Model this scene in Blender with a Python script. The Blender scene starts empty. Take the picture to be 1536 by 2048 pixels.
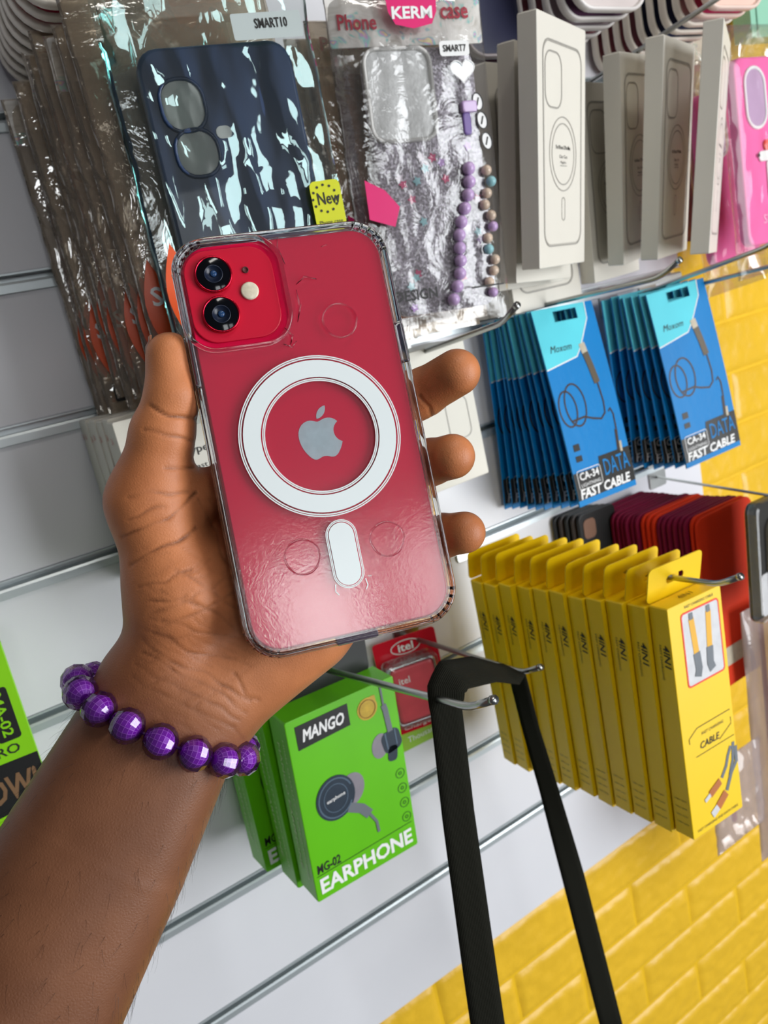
import bpy, bmesh, math, random
import numpy as np
from mathutils import Matrix, Vector, noise as mnoise
random.seed(7); np.random.seed(7)
scene = bpy.context.scene
COL = scene.collection

# ------------------------------------------------------------------ camera
F = 1540.0; CX, CY = 768.0, 1024.0                    # focal length / centre for the 1536x2048 frame
_v = np.array([3500.0 - CX, 20.0 - CY]); _y2 = -200.0
_x2 = (-F * F - _v[1] * _y2) / _v[0]
_X = np.array([_v[0], _v[1], F]); _Y = np.array([_x2, _y2, F])
_X /= np.linalg.norm(_X); _Y /= np.linalg.norm(_Y)
RW = np.stack([_X, _Y, np.cross(_X, _Y)])              # camera axes (right, down, forward) -> world
CAM = np.array([0.0, -0.56, 1.4])                      # the shop wall is the plane y = 0
def w_of(p): return CAM + RW @ np.asarray(p, float)
cam_d = bpy.data.cameras.new('camera'); cam = bpy.data.objects.new('camera', cam_d); COL.objects.link(cam)
cam_d.sensor_fit = 'VERTICAL'; cam_d.sensor_height = 36.0; cam_d.lens = 36.0 * F / 2048.0
cam_d.clip_start = 0.01
_m = np.eye(4); _m[:3, 0] = RW[:, 0]; _m[:3, 1] = -RW[:, 1]; _m[:3, 2] = -RW[:, 2]; _m[:3, 3] = CAM
cam.matrix_world = Matrix(_m.tolist())
cam_d.dof.use_dof = True; cam_d.dof.focus_distance = 0.285; cam_d.dof.aperture_fstop = 20.0
scene.camera = cam

# ------------------------------------------------------------------ world, lights, exposure
scene.view_settings.view_transform = 'Standard'; scene.view_settings.look = 'None'
scene.view_settings.gamma = 1.0; scene.view_settings.use_curve_mapping = False
scene.view_settings.exposure = -0.02
world = bpy.data.worlds.new('shop_ambient'); scene.world = world; world.use_nodes = True
bg = world.node_tree.nodes['Background']; bg.inputs[0].default_value = (0.90, 0.92, 1.0, 1); bg.inputs[1].default_value = 0.075
def area(name, loc, target, sx, sy, power, col):
    l = bpy.data.lights.new(name, 'AREA'); l.shape = 'RECTANGLE'; l.size = sx; l.size_y = sy; l.energy = power; l.color = col
    o = bpy.data.objects.new(name, l); COL.objects.link(o); o.location = loc
    o.rotation_euler = (Vector(target) - Vector(loc)).to_track_quat('-Z', 'Y').to_euler(); return o
area('shop_door_daylight', (1.50, -2.05, 1.05), (0.35, 0, 1.1), 1.2, 2.0, 62, (0.94, 0.97, 1.0))
area('shop_window_daylight', (-0.46, -3.45, 1.80), (0.15, -0.3, 1.35), 0.42, 0.62, 8.0, (0.95, 0.98, 1.0))
area('shop_window_daylight_far', (0.10, -3.55, 1.78), (0.15, -0.3, 1.35), 0.36, 0.60, 4.2, (0.95, 0.98, 1.0))
area('ceiling_tube_light', (0.6, -1.0, 2.8), (0.4, -0.2, 1.2), 1.3, 0.1, 8, (1.0, 0.96, 0.9))
scene.cycles.transparent_max_bounces = 28
scene.cycles.max_bounces = 8; scene.cycles.transmission_bounces = 8; scene.cycles.diffuse_bounces = 3; scene.cycles.glossy_bounces = 3
scene.cycles.use_adaptive_sampling = True; scene.cycles.adaptive_threshold = 0.06; scene.cycles.adaptive_min_samples = 16
scene.cycles.sample_clamp_indirect = 6.0

# ------------------------------------------------------------------ materials
def srgb(r, g, b):
    f = lambda c: (c / 255 / 12.92) if c / 255 <= 0.04045 else ((c / 255 + 0.055) / 1.055) ** 2.4
    return (f(r), f(g), f(b), 1.0)
MATS = {}
def mat(name, col, rough=0.5, metal=0.0, spec=0.5, vary=0.06, vscale=40.0, bump=0.0, bscale=400.0, coat=0.0, trans=0.0, ior=1.45, emit=0.0, sheen=0.0):
    if name in MATS: return MATS[name]
    m = bpy.data.materials.new(name); m.use_nodes = True; nt = m.node_tree; N = nt.nodes; L = nt.links
    b = N['Principled BSDF']; c = srgb(*col)
    b.inputs['Roughness'].default_value = rough; b.inputs['Metallic'].default_value = metal
    b.inputs['Specular IOR Level'].default_value = spec; b.inputs['Coat Weight'].default_value = coat
    b.inputs['Transmission Weight'].default_value = trans; b.inputs['IOR'].default_value = ior
    b.inputs['Base Color'].default_value = c
    tc = N.new('ShaderNodeTexCoord')
    if vary > 0:
        n = N.new('ShaderNodeTexNoise'); n.inputs['Scale'].default_value = vscale; n.inputs['Detail'].default_value = 4
        L.new(tc.outputs['Object'], n.inputs['Vector'])
        mx = N.new('ShaderNodeMix'); mx.data_type = 'RGBA'
        mx.inputs[6].default_value = tuple(x * (1 - vary * 2) for x in c[:3]) + (1,)
        mx.inputs[7].default_value = tuple(min(1, x * (1 + vary)) for x in c[:3]) + (1,)
        L.new(n.outputs['Fac'], mx.inputs[0]); L.new(mx.outputs[2], b.inputs['Base Color'])
    if bump > 0:
        n2 = N.new('ShaderNodeTexNoise'); n2.inputs['Scale'].default_value = bscale; n2.inputs['Detail'].default_value = 3
        L.new(tc.outputs['Object'], n2.inputs['Vector'])
        bp = N.new('ShaderNodeBump'); bp.inputs['Strength'].default_value = bump; bp.inputs['Distance'].default_value = 0.001
        L.new(n2.outputs['Fac'], bp.inputs['Height']); L.new(bp.outputs['Normal'], b.inputs['Normal'])
    MATS[name] = m; return m

def film(name, tint=(1, 1, 1), haze=0.10, hazecol=(200, 195, 185), rough=0.08, bump=0.5, bscale=60.0, refl=0.75, base=0.07, gcol=(1, 1, 1), detail=5):
    """clear plastic sheet: mostly transparent, with mirror-like reflections that grow at grazing angles"""
    if name in MATS: return MATS[name]
    m = bpy.data.materials.new(name); m.use_nodes = True; nt = m.node_tree; N = nt.nodes; L = nt.links
    N.remove(N['Principled BSDF']); out = N['Material Output']
    tr = N.new('ShaderNodeBsdfTransparent'); tr.inputs[0].default_value = (*tint, 1)
    gl = N.new('ShaderNodeBsdfGlossy'); gl.inputs['Roughness'].default_value = rough; gl.inputs[0].default_value = (*gcol, 1)
    df = N.new('ShaderNodeBsdfDiffuse'); df.inputs[0].default_value = srgb(*hazecol)
    tc = N.new('ShaderNodeTexCoord'); n = N.new('ShaderNodeTexNoise'); n.inputs['Scale'].default_value = bscale; n.inputs['Detail'].default_value = detail; n.inputs['Distortion'].default_value = 1.2
    L.new(tc.outputs['Object'], n.inputs['Vector'])
    bp = N.new('ShaderNodeBump'); bp.inputs['Strength'].default_value = bump; bp.inputs['Distance'].default_value = 0.004
    L.new(n.outputs['Fac'], bp.inputs['Height'])
    L.new(bp.outputs['Normal'], gl.inputs['Normal'])
    fr = N.new('ShaderNodeLayerWeight'); fr.inputs['Blend'].default_value = 0.35; L.new(bp.outputs['Normal'], fr.inputs['Normal'])
    ma = N.new('ShaderNodeMath'); ma.operation = 'MULTIPLY_ADD'; ma.inputs[1].default_value = refl; ma.inputs[2].default_value = base
    L.new(fr.outputs['Fresnel'], ma.inputs[0])
    m1 = N.new('ShaderNodeMixShader'); m1.inputs[0].default_value = haze; L.new(tr.outputs[0], m1.inputs[1]); L.new(df.outputs[0], m1.inputs[2])
    m2 = N.new('ShaderNodeMixShader'); L.new(ma.outputs[0], m2.inputs[0]); L.new(m1.outputs[0], m2.inputs[1]); L.new(gl.outputs[0], m2.inputs[2])
    L.new(m2.outputs[0], out.inputs['Surface']); MATS[name] = m; return m

# ------------------------------------------------------------------ mesh helpers
def link(name, me, m=None, parent=None, mw=None):
    o = bpy.data.objects.new(name, me); COL.objects.link(o)
    if m is not None and me is not None and hasattr(me, 'materials') and len(me.materials) == 0: me.materials.append(m)
    if parent is not None: o.parent = parent
    if mw is not None: o.matrix_local = mw
    return o
def empty(name, loc=(0, 0, 0), rot=(0, 0, 0), mw=None):
    o = bpy.data.objects.new(name, None); COL.objects.link(o); o.empty_display_size = 0.02
    if mw is not None: o.matrix_world = mw
    else: o.location = loc; o.rotation_euler = rot
    return o
def tag(o, label, cat, group=None):
    o['label'] = label; o['category'] = cat
    if group: o['group'] = group
    return o
def struct(o, label=None):
    o['kind'] = 'structure'
    if label: o['label'] = label
    return o
def pose(pos, yaw=0, pitch=0, roll=0):
    return Matrix.Translation(pos) @ Matrix.Rotation(math.radians(yaw), 4, 'Z') @ Matrix.Rotation(math.radians(pitch), 4, 'X') @ Matrix.Rotation(math.radians(roll), 4, 'Y')
def copy_tree(o, parent=None):
    c = o.copy(); COL.objects.link(c)
    if parent is not None: c.parent = parent
    for ch in o.children: copy_tree(ch, c)
    return c
def mesh(name, V, Fc, smooth=False):
    me = bpy.data.meshes.new(name); me.from_pydata([tuple(map(float, v)) for v in V], [], Fc); me.update()
    if smooth: me.polygons.foreach_set('use_smooth', [True] * len(me.polygons))
    return me
# planes: how (u, v, d) of a flat drawing maps into a thing's local space (d points out of the face)
PL = {'front': lambda u, v, d: (u, -d, v), 'left': lambda u, v, d: (-d, -u, v), 'top': lambda u, v, d: (u, v, d), 'flat': lambda u, v, d: (u, v, d)}
def rr(w, h, r, n=6):
    P = []
    for cx, cy, a0 in ((w / 2 - r, h / 2 - r, 0), (-w / 2 + r, h / 2 - r, 90), (-w / 2 + r, -h / 2 + r, 180), (w / 2 - r, -h / 2 + r, 270)):
        for i in range(n + 1):
            a = math.radians(a0 + 90 * i / n); P.append((cx + r * math.cos(a), cy + r * math.sin(a)))
    return P
def inset(P, k, w, h):
    return [(x * (1 - 2 * k / w), y * (1 - 2 * k / h)) for x, y in P]
def prism(w, h, r, d0, d1, bev=0.0, n=6, plane='front', name='prism', cx=0.0, cy=0.0, smooth=False):
    P = rr(w, h, max(r, 1e-5), n); loops = []
    if bev > 0:
        loops = [(inset(P, bev, w, h), d0), (inset(P, bev * .3, w, h), d0 + bev * .3), (P, d0 + bev), (P, d1 - bev), (inset(P, bev * .3, w, h), d1 - bev * .3), (inset(P, bev, w, h), d1)]
    else: loops = [(P, d0), (P, d1)]
    V = []; Fc = []; k = len(P); f = PL[plane]
    for Q, d in loops: V += [f(x + cx, y + cy, d) for x, y in Q]
    for j in range(len(loops) - 1):
        for i in range(k): Fc.append((j * k + i, j * k + (i + 1) % k, (j + 1) * k + (i + 1) % k, (j + 1) * k + i))
    Fc.append(tuple(reversed(range(k)))); Fc.append(tuple(range((len(loops) - 1) * k, len(loops) * k)))
    me = mesh(name, V, Fc)
    if smooth:
        me.polygons.foreach_set('use_smooth', [len(p.vertices) == 4 for p in me.polygons])
    return me
def ring(Po, Pi, d0, d1, plane='front', bev=0.0, name='ring', smooth=False, cx=0, cy=0):
    """closed band between two outlines of equal point count"""
    f = PL[plane]; k = len(Po); V = []; Fc = []
    mid = [((a[0] + b[0]) / 2, (a[1] + b[1]) / 2) for a, b in zip(Po, Pi)]
    t = lambda A, s: [(m[0] + (a[0] - m[0]) * s, m[1] + (a[1] - m[1]) * s) for a, m in zip(A, mid)]
    if bev > 0: L_ = [(t(Po, .5), d0), (Po, d0 + bev), (Po, d1 - bev), (t(Po, .5), d1), (t(Pi, .5), d1), (Pi, d1 - bev), (Pi, d0 + bev), (t(Pi, .5), d0)]
    else: L_ = [(Po, d0), (Po, d1), (Pi, d1), (Pi, d0)]
    for Q, d in L_: V += [f(x + cx, y + cy, d) for x, y in Q]
    m = len(L_)
    for j in range(m):
        for i in range(k): Fc.append((j * k + i, j * k + (i + 1) % k, ((j + 1) % m) * k + (i + 1) % k, ((j + 1) % m) * k + i))
    return mesh(name, V, Fc, smooth)
def poly(P, d, plane='front', name='print'):
    f = PL[plane]; return mesh(name, [f(x, y, d) for x, y in P], [tuple(range(len(P)))])
def stroke(P, wd, d, plane='front', closed=False, name='print'):
    f = PL[plane]; n = len(P); V = []; Fc = []
    for i in range(n):
        a = P[(i - 1) % n] if (closed or i > 0) else P[i]; b = P[(i + 1) % n] if (closed or i < n - 1) else P[i]
        tx, ty = b[0] - a[0], b[1] - a[1]; l = math.hypot(tx, ty) or 1; nx, ny = -ty / l * wd / 2, tx / l * wd / 2
        V += [f(P[i][0] - nx, P[i][1] - ny, d), f(P[i][0] + nx, P[i][1] + ny, d)]
    for i in range(n if closed else n - 1):
        j = (i + 1) % n; Fc.append((2 * i, 2 * j, 2 * j + 1, 2 * i + 1))
    return mesh(name, V, Fc)
def circ(r, n=24, cx=0, cy=0, ry=None, a0=0, a1=360):
    ry = ry or r; m = n if a1 - a0 == 360 else n + 1
    return [(cx + r * math.cos(math.radians(a0 + (a1 - a0) * i / n)), cy + ry * math.sin(math.radians(a0 + (a1 - a0) * i / n))) for i in range(m)]
def rot2(P, deg, cx=0, cy=0):
    c, s = math.cos(math.radians(deg)), math.sin(math.radians(deg)); return [(cx + x * c - y * s, cy + x * s + y * c) for x, y in P]
def join(name, meshes):
    V = []; Fc = []
    for me in meshes:
        b = len(V); V += [v.co[:] for v in me.vertices]; Fc += [tuple(i + b for i in p.vertices) for p in me.polygons]
    return mesh(name, V, Fc)
def tube(path, r, n=8, name='rod', smooth=True, closed=False, radii=None):
    V = []; Fc = []; P = [Vector(p) for p in path]; k = len(P); up = None
    for i in range(k):
        a = P[max(i - 1, 0)] if not closed else P[(i - 1) % k]; b = P[min(i + 1, k - 1)] if not closed else P[(i + 1) % k]
        t = (b - a).normalized()
        if up is None: up = t.orthogonal().normalized()
        up = (up - t * up.dot(t)).normalized(); s = t.cross(up); rr_ = radii[i] if radii else r
        for j in range(n):
            an = 2 * math.pi * j / n; V.append(P[i] + (up * math.cos(an) + s * math.sin(an)) * rr_)
    for i in range(k if closed else k - 1):
        i2 = (i + 1) % k
        for j in range(n): Fc.append((i * n + j, i * n + (j + 1) % n, i2 * n + (j + 1) % n, i2 * n + j))
    if not closed: Fc += [tuple(reversed(range(n))), tuple(range((k - 1) * n, k * n))]
    return mesh(name, V, Fc, smooth)
def lathe(prof, n=24, plane='flat', cx=0, cy=0, name='lathe', smooth=True):
    f = PL[plane]; V = []; Fc = []; m = len(prof)
    for r, d in prof:
        for i in range(n): a = 2 * math.pi * i / n; V.append(f(cx + r * math.cos(a), cy + r * math.sin(a), d))
    for j in range(m - 1):
        for i in range(n): Fc.append((j * n + i, j * n + (i + 1) % n, (j + 1) * n + (i + 1) % n, (j + 1) * n + i))
    Fc += [tuple(reversed(range(n))), tuple(range((m - 1) * n, m * n))]
    return mesh(name, V, Fc, smooth)
_TX = {}
def text(s, u, v, d, h=None, w=None, rot=0, plane='front', bold=0.0, shear=0.0, name='lettering'):
    key = (s, bold, shear)
    if key not in _TX:
        cu = bpy.data.curves.new('t', 'FONT'); cu.body = s; cu.size = 1.0; cu.offset = bold; cu.shear = shear; cu.resolution_u = 2; cu.fill_mode = 'FRONT'
        ob = bpy.data.objects.new('t', cu); me = ob.to_mesh()
        V = np.array([x.co[:2] for x in me.vertices]); Fc = [tuple(p.vertices) for p in me.polygons]
        ob.to_mesh_clear(); bpy.data.objects.remove(ob); bpy.data.curves.remove(cu)
        lo, hi = V.min(0), V.max(0); _TX[key] = ((V - (lo + hi) / 2), hi - lo, Fc)
    V, sz, Fc = _TX[key]
    kx = ky = None
    if h: ky = h / sz[1]
    if w: kx = w / sz[0]
    kx = kx or ky; ky = ky or kx
    P = rot2([(x * kx, y * ky) for x, y in V], rot, u, v); f = PL[plane]
    return mesh(name, [f(x, y, d) for x, y in P], Fc)
def part(name, me, m, parent, label=None):
    o = link(name, me, m, parent)
    if label: o['label'] = label
    return o
def parts(name, meshes, m, parent):
    for me in meshes: part(name, me, m, parent)
ORD = ['frontmost', 'second', 'third', 'fourth', 'fifth', 'sixth', 'seventh', 'eighth', 'ninth', 'tenth', 'eleventh', 'twelfth', 'thirteenth', 'fourteenth', 'fifteenth', 'sixteenth', 'seventeenth', 'eighteenth', 'nineteenth', 'twentieth', 'twenty-first', 'twenty-second']
def lerp(a, b, t): return tuple(x + (y - x) * t for x, y in zip(a, b))

# ------------------------------------------------------------------ setting: slatwall and yellow brick wall
M_slat = mat('white_slat_laminate', (226, 226, 230), 0.32, vary=0.025, vscale=9, bump=0.05, bscale=60)
M_alu = mat('brushed_aluminium', (200, 208, 210), 0.34, metal=0.55, vary=0.05, vscale=25)
M_dark = mat('groove_shadow_core', (92, 84, 74), 0.8)
SX0, SX1 = -0.45, 0.722
GZ = [0.768, 0.879, 0.978, 1.080, 1.180, 1.276, 1.373, 1.466, 1.561, 1.657, 1.755, 1.853]
wall = struct(empty('wall_back', (0, 0, 0.768)), 'white slatwall with aluminium grooves')
GH = 0.0105
for i in range(len(GZ) - 1):
    z0 = GZ[i] + (GH / 2 if i else 0); z1 = GZ[i + 1] - GH / 2
    me = prism(SX1 - SX0, z1 - z0, 0.0006, -0.018, 0.0, 0.0008, 1, name='slat_panel', cx=(SX0 + SX1) / 2, cy=(z0 + z1) / 2 - 0.768)
    part('slat_panel', me, M_slat, wall)
    if i:
        # extruded aluminium groove insert: top lip, back, wide lower lip rolled over the panel below
        zc = GZ[i] - 0.768; h = GH / 2
        prof = [(0.001, h), (-0.0012, h), (-0.0012, h - 0.0012), (0.0108, h - 0.0012), (0.0108, -h + 0.0050), (-0.0012, -h + 0.0050), (-0.0022, -h + 0.0034), (-0.0022, -h - 0.0016), (-0.0008, -h - 0.0022), (-0.0002, -h - 0.001), (-0.0002, -h), (0.013, -h), (0.013, h)]
        k = len(prof); V = [(x, y, z + zc) for x in (SX0, SX1) for y, z in prof]
        Fc = [(j, (j + 1) % k, k + (j + 1) % k, k + j) for j in range(k)] + [tuple(range(k)), tuple(reversed(range(k, 2 * k)))]
        part('groove_strip', mesh('groove_strip', V, Fc), M_alu, wall)
M_brick = mat('yellow_foam_brick', (238, 190, 46), 0.33, vary=0.10, vscale=14, bump=0.55, bscale=120)
M_brickbase = mat('yellow_brick_joint', (240, 192, 32), 0.4, vary=0.08)
bw = struct(empty('wall_brick', (0, 0.018, 0.4)), 'yellow embossed brick wall behind the slatwall')
part('joint_backing', prism(1.9, 1.9, 0.0005, -0.03, -0.0001, 0, 1, name='joint_backing', cx=0.55, cy=0.45), M_brickbase, bw)
def brick_mesh(seed, w, h):
    V = []; Fc = []; nx, nz = 38, 13; rnd = random.Random(seed); off = rnd.random() * 50
    for j in range(nz):
        for i in range(nx):
            u, v = i / (nx - 1), j / (nz - 1); e = min(u, 1 - u) * w, min(v, 1 - v) * h; s = min(1, min(e) / 0.005)
            y = -0.0026 * s - 0.0016 * s * (mnoise.noise(Vector((u * 16 + off, v * 6, 3.3))) + .6 * mnoise.noise(Vector((u * 34 + off, v * 13, 7.3))))
            x = (u - .5) * w; z = (v - .5) * h
            V.append((x, y, z))
    for j in range(nz - 1):
        for i in range(nx - 1): a = j * nx + i; Fc.append((a, a + 1, a + nx + 1, a + nx))
    return mesh('brick', V, Fc, True)
BL, BH = 0.186, 0.0615
bms = [brick_mesh(s, BL - 0.0035, BH - 0.0035) for s in range(5)]
for r in range(26):
    z = 0.10 + r * BH + 0.0055
    for q in range(9):
        x = -0.05 + q * BL + (r % 2) * BL / 2 + 0.03
        if z + BH > 0.79 and x + BL / 2 < SX1 - 0.02: continue         # covered by the slatwall
        if z + BH < 0.30 or z > 1.7 or x > 1.25: continue
        o = part('brick', bms[(r * 3 + q * 7) % 5], M_brick, bw); o.location = (x, 0, z - 0.4)

# ------------------------------------------------------------------ wire hooks
M_wire = mat('chrome_wire', (178, 180, 178), 0.28, metal=1.0, vary=0.03)
def hook(pts, label, r=0.0021, group='wire display hooks'):
    base = Vector(pts[0]); o = empty('display_hook', base)
    tag(o, label, 'hook', group)
    P = [Vector(p) - base for p in pts]; Q = [P[0]]
    for i in range(1, len(P) - 1):                                    # round the bends
        a, b, c = P[i - 1], P[i], P[i + 1]; l = min(0.008, (b - a).length / 2, (c - b).length / 2)
        s = b + (a - b).normalized() * l; e = b + (c - b).normalized() * l
        for t in (0, .33, .67, 1): Q.append(s.lerp(b, t).lerp(b.lerp(e, t), t))
    Q.append(P[-1])
    part('rod', tube(Q, r, 8), M_wire, o)
    part('cap', tube([P[-1] - (P[-1] - P[-2]).normalized() * 0.0015, P[-1] + (P[-1] - P[-2]).normalized() * 0.0012], r * 1.18, 8, 'cap'), M_wire, o)
    part('back_plate', prism(0.026, 0.03, 0.002, 0.0, 0.002, 0.0005, 2, name='back_plate', cy=0.004), M_wire, o)
    return o

# ------------------------------------------------------------------ the hooks in view
hook([(.385, 0, 1.176), (.4052, -.25, 1.183), (.4026, -.268, 1.193)], 'chrome wire hook carrying the row of yellow cable boxes')
hook([(.176, 0, 1.158), (.185, -.268, 1.2035), (.186, -.288, 1.2145)], 'chrome wire hook through the green earphone boxes, near side of the black strap')
hook([(.304, 0, 1.120), (.310, -.150, 1.129), (.311, -.170, 1.139)], 'chrome wire hook above the red charger pack, far side of the black strap')
hook([(.466, 0, 1.372), (.5056, -.150, 1.379), (.507, -.168, 1.389)], 'chrome wire hook carrying the larger row of blue cable packets')
hook([(.610, 0, 1.356), (.6447, -.150, 1.3827), (.648, -.166, 1.393)], 'chrome wire hook carrying the blue cable packets beside the yellow bricks')
hook([(.355, 0, 1.356), (.3455, -.150, 1.3747), (.3427, -.170, 1.3845)], 'chrome wire hook with upturned tip just below the glitter phone case pack')
hook([(.668, 0, 1.354), (.692, -.150, 1.366), (.694, -.165, 1.376)], 'chrome wire hook passing below the pink phone case')
hook([(.585, 0, 1.548), (.580, -.185, 1.566), (.580, -.2, 1.576)], 'chrome wire hook above the white boxes at the top right')
hook([(.648, 0, 1.166), (.608, -.165, 1.172), (.608, -.18, 1.182)], 'thin chrome wire hook above the maroon and orange cards', r=0.0014)

# ------------------------------------------------------------------ yellow cable boxes
M_yel = mat('yellow_card', (246, 204, 0), 0.42, vary=0.02)
M_blk = mat('black_ink', (28, 26, 24), 0.5, vary=0.0)
M_red = mat('red_ink', (232, 60, 30), 0.45, vary=0.0)
M_wht = mat('white_ink', (240, 240, 238), 0.45, vary=0.0)
M_org = mat('copper_orange_print', (190, 110, 50), 0.45, vary=0.1)
M_gry = mat('grey_print', (110, 116, 122), 0.45, vary=0.1)
M_pale = mat('pale_photo_print', (214, 214, 216), 0.45, vary=0.12, vscale=120)
YW, YT, YH = .0555, .0156, .175
def yellow_box():
    o = empty('cable_box')
    part('body', prism(YW, YH, .0008, -YT / 2, YT / 2, .0005, 1, name='body'), M_yel, o)
    out = rr(YW, .026, .004, 4); hole = rr(.018, .006, .0028, 4)
    tab = part('hang_tab', ring(out, hole, -.0004, .0004, name='hang_tab'), M_yel, o)
    tab.matrix_local = Matrix.Translation((0, YT / 2 - .001, YH / 2 + .0125)) @ Matrix.Rotation(math.radians(12), 4, 'X')
    d = YT / 2 + .0003
    part('printed_frame', ring(rr(.040, .055, .003, 3), rr(.0375, .0525, .0022, 3), d - .0003, d, cx=.004, cy=.0525), M_red, o)
    part('printed_picture', poly([(x + .004, y + .0525) for x, y in rr(.0375, .0525, .0022, 3)], d - .0001), M_pale, o)
    cab = []; cg = []
    for cx, s in ((-.006, 1), (.012, -1)):
        cab.append(stroke([(cx, .074), (cx + .001 * s, .062), (cx + .002 * s, .048)], .0055, d + .0001))
        cg.append(stroke([(cx + .002 * s, .048), (cx + .003 * s, .036), (cx + .001 * s, .0305)], .007, d + .0002))
        cg.append(stroke([(cx, .078), (cx, .073)], .004, d + .0002))
    parts('printed_connector', cab, mat('yellow_print', (236, 176, 30), .45, vary=.1), o); parts('printed_plug', cg, M_gry, o)
    L = [text('FAST CHARGING', .004, -.012, d, w=.024, shear=.2), text('CABLE', .0, -.0205, d, w=.021, bold=.01, shear=.2),
         text('FAST CHARGING CABLE', .004, .0835, d, w=.03), text('FAST CHARGING AND DATA CABLE', 0, -.0825, d, w=.045),
         stroke([(-.021, -.011), (-.012, -.006), (.024, -.006)], .0005, d), stroke([(-.016, -.027), (.026, -.027)], .0004, d),
         stroke([(-.021, -.011), (-.021, -.015)], .0005, d), stroke([(.010, -.024), (.024, -.017), (.024, -.012)], .0005, d)]
    parts('lettering', L, M_blk, o)
    c1 = [stroke([(.021, -.034), (.017, -.040), (.014, -.047), (.008, -.054)], .003, d), stroke([(.024, -.032), (.022, -.045), (.017, -.056)], .003, d), stroke([(.026, -.036), (.0255, -.048), (.019, -.054), (.012, -.066)], .0034, d + .0001)]
    parts('printed_cable', c1, M_gry, o)
    c2 = [stroke([(.006, -.0555), (-.006, -.061)], .006, d + .0002), stroke([(.011, -.067), (.001, -.074)], .007, d + .0002)]
    parts('printed_plug', c2, M_org, o)
    parts('printed_pins', [stroke([(-.006, -.061), (-.012, -.0635)], .0032, d + .0002), stroke([(.001, -.074), (-.006, -.0775)], .006, d + .0002)], M_pale, o)
    dl = YW / 2 + .0003
    S = [text('4IN1', .0035, .052, dl, w=.017, h=.0052, rot=-90, plane='left', bold=.015, shear=.15), text('FAST CHARGING', -.0015, .047, dl, w=.026, h=.0018, rot=-90, plane='left')]
    for i in range(4): S.append(text('CABLE 120CM', .000, -.058 - i * .0062, dl, w=.010, h=.0012, plane='left'))
    parts('side_lettering', S, M_blk, o)
    part('top_lettering', text('4IN1', 0, 0, YH / 2 + .0003, w=.014, h=.005, plane='top', shear=.15), mat('ochre_ink', (120, 92, 10), .5, vary=0), o)
    return o
yb = yellow_box()
for k in range(11):
    t = k / 10; o = yb if k == 0 else copy_tree(yb)
    p = lerp((.4002, -.2250, 1.082), (.3757, -.0583, 1.0804), t)
    o.matrix_world = pose((p[0] + (random.uniform(-.001, .001) if k else 0), p[1], p[2] + (random.uniform(-.0015, .0015) if k else 0)), -0.5 - 2.5 * t, -2.1 + 2 * t, 3.0 - 2.8 * t + (random.uniform(-.5, .5) if k else 0))
    tag(o, 'yellow charging cable box showing its front picture, at the open end of the row' if k == 0 else ('yellow cable box, hindmost of the yellow row against the slatwall' if k == 10 else f'yellow cable box, {ORD[k]} from the front of the yellow row'), 'box', 'yellow cable boxes on one hook')

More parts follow.
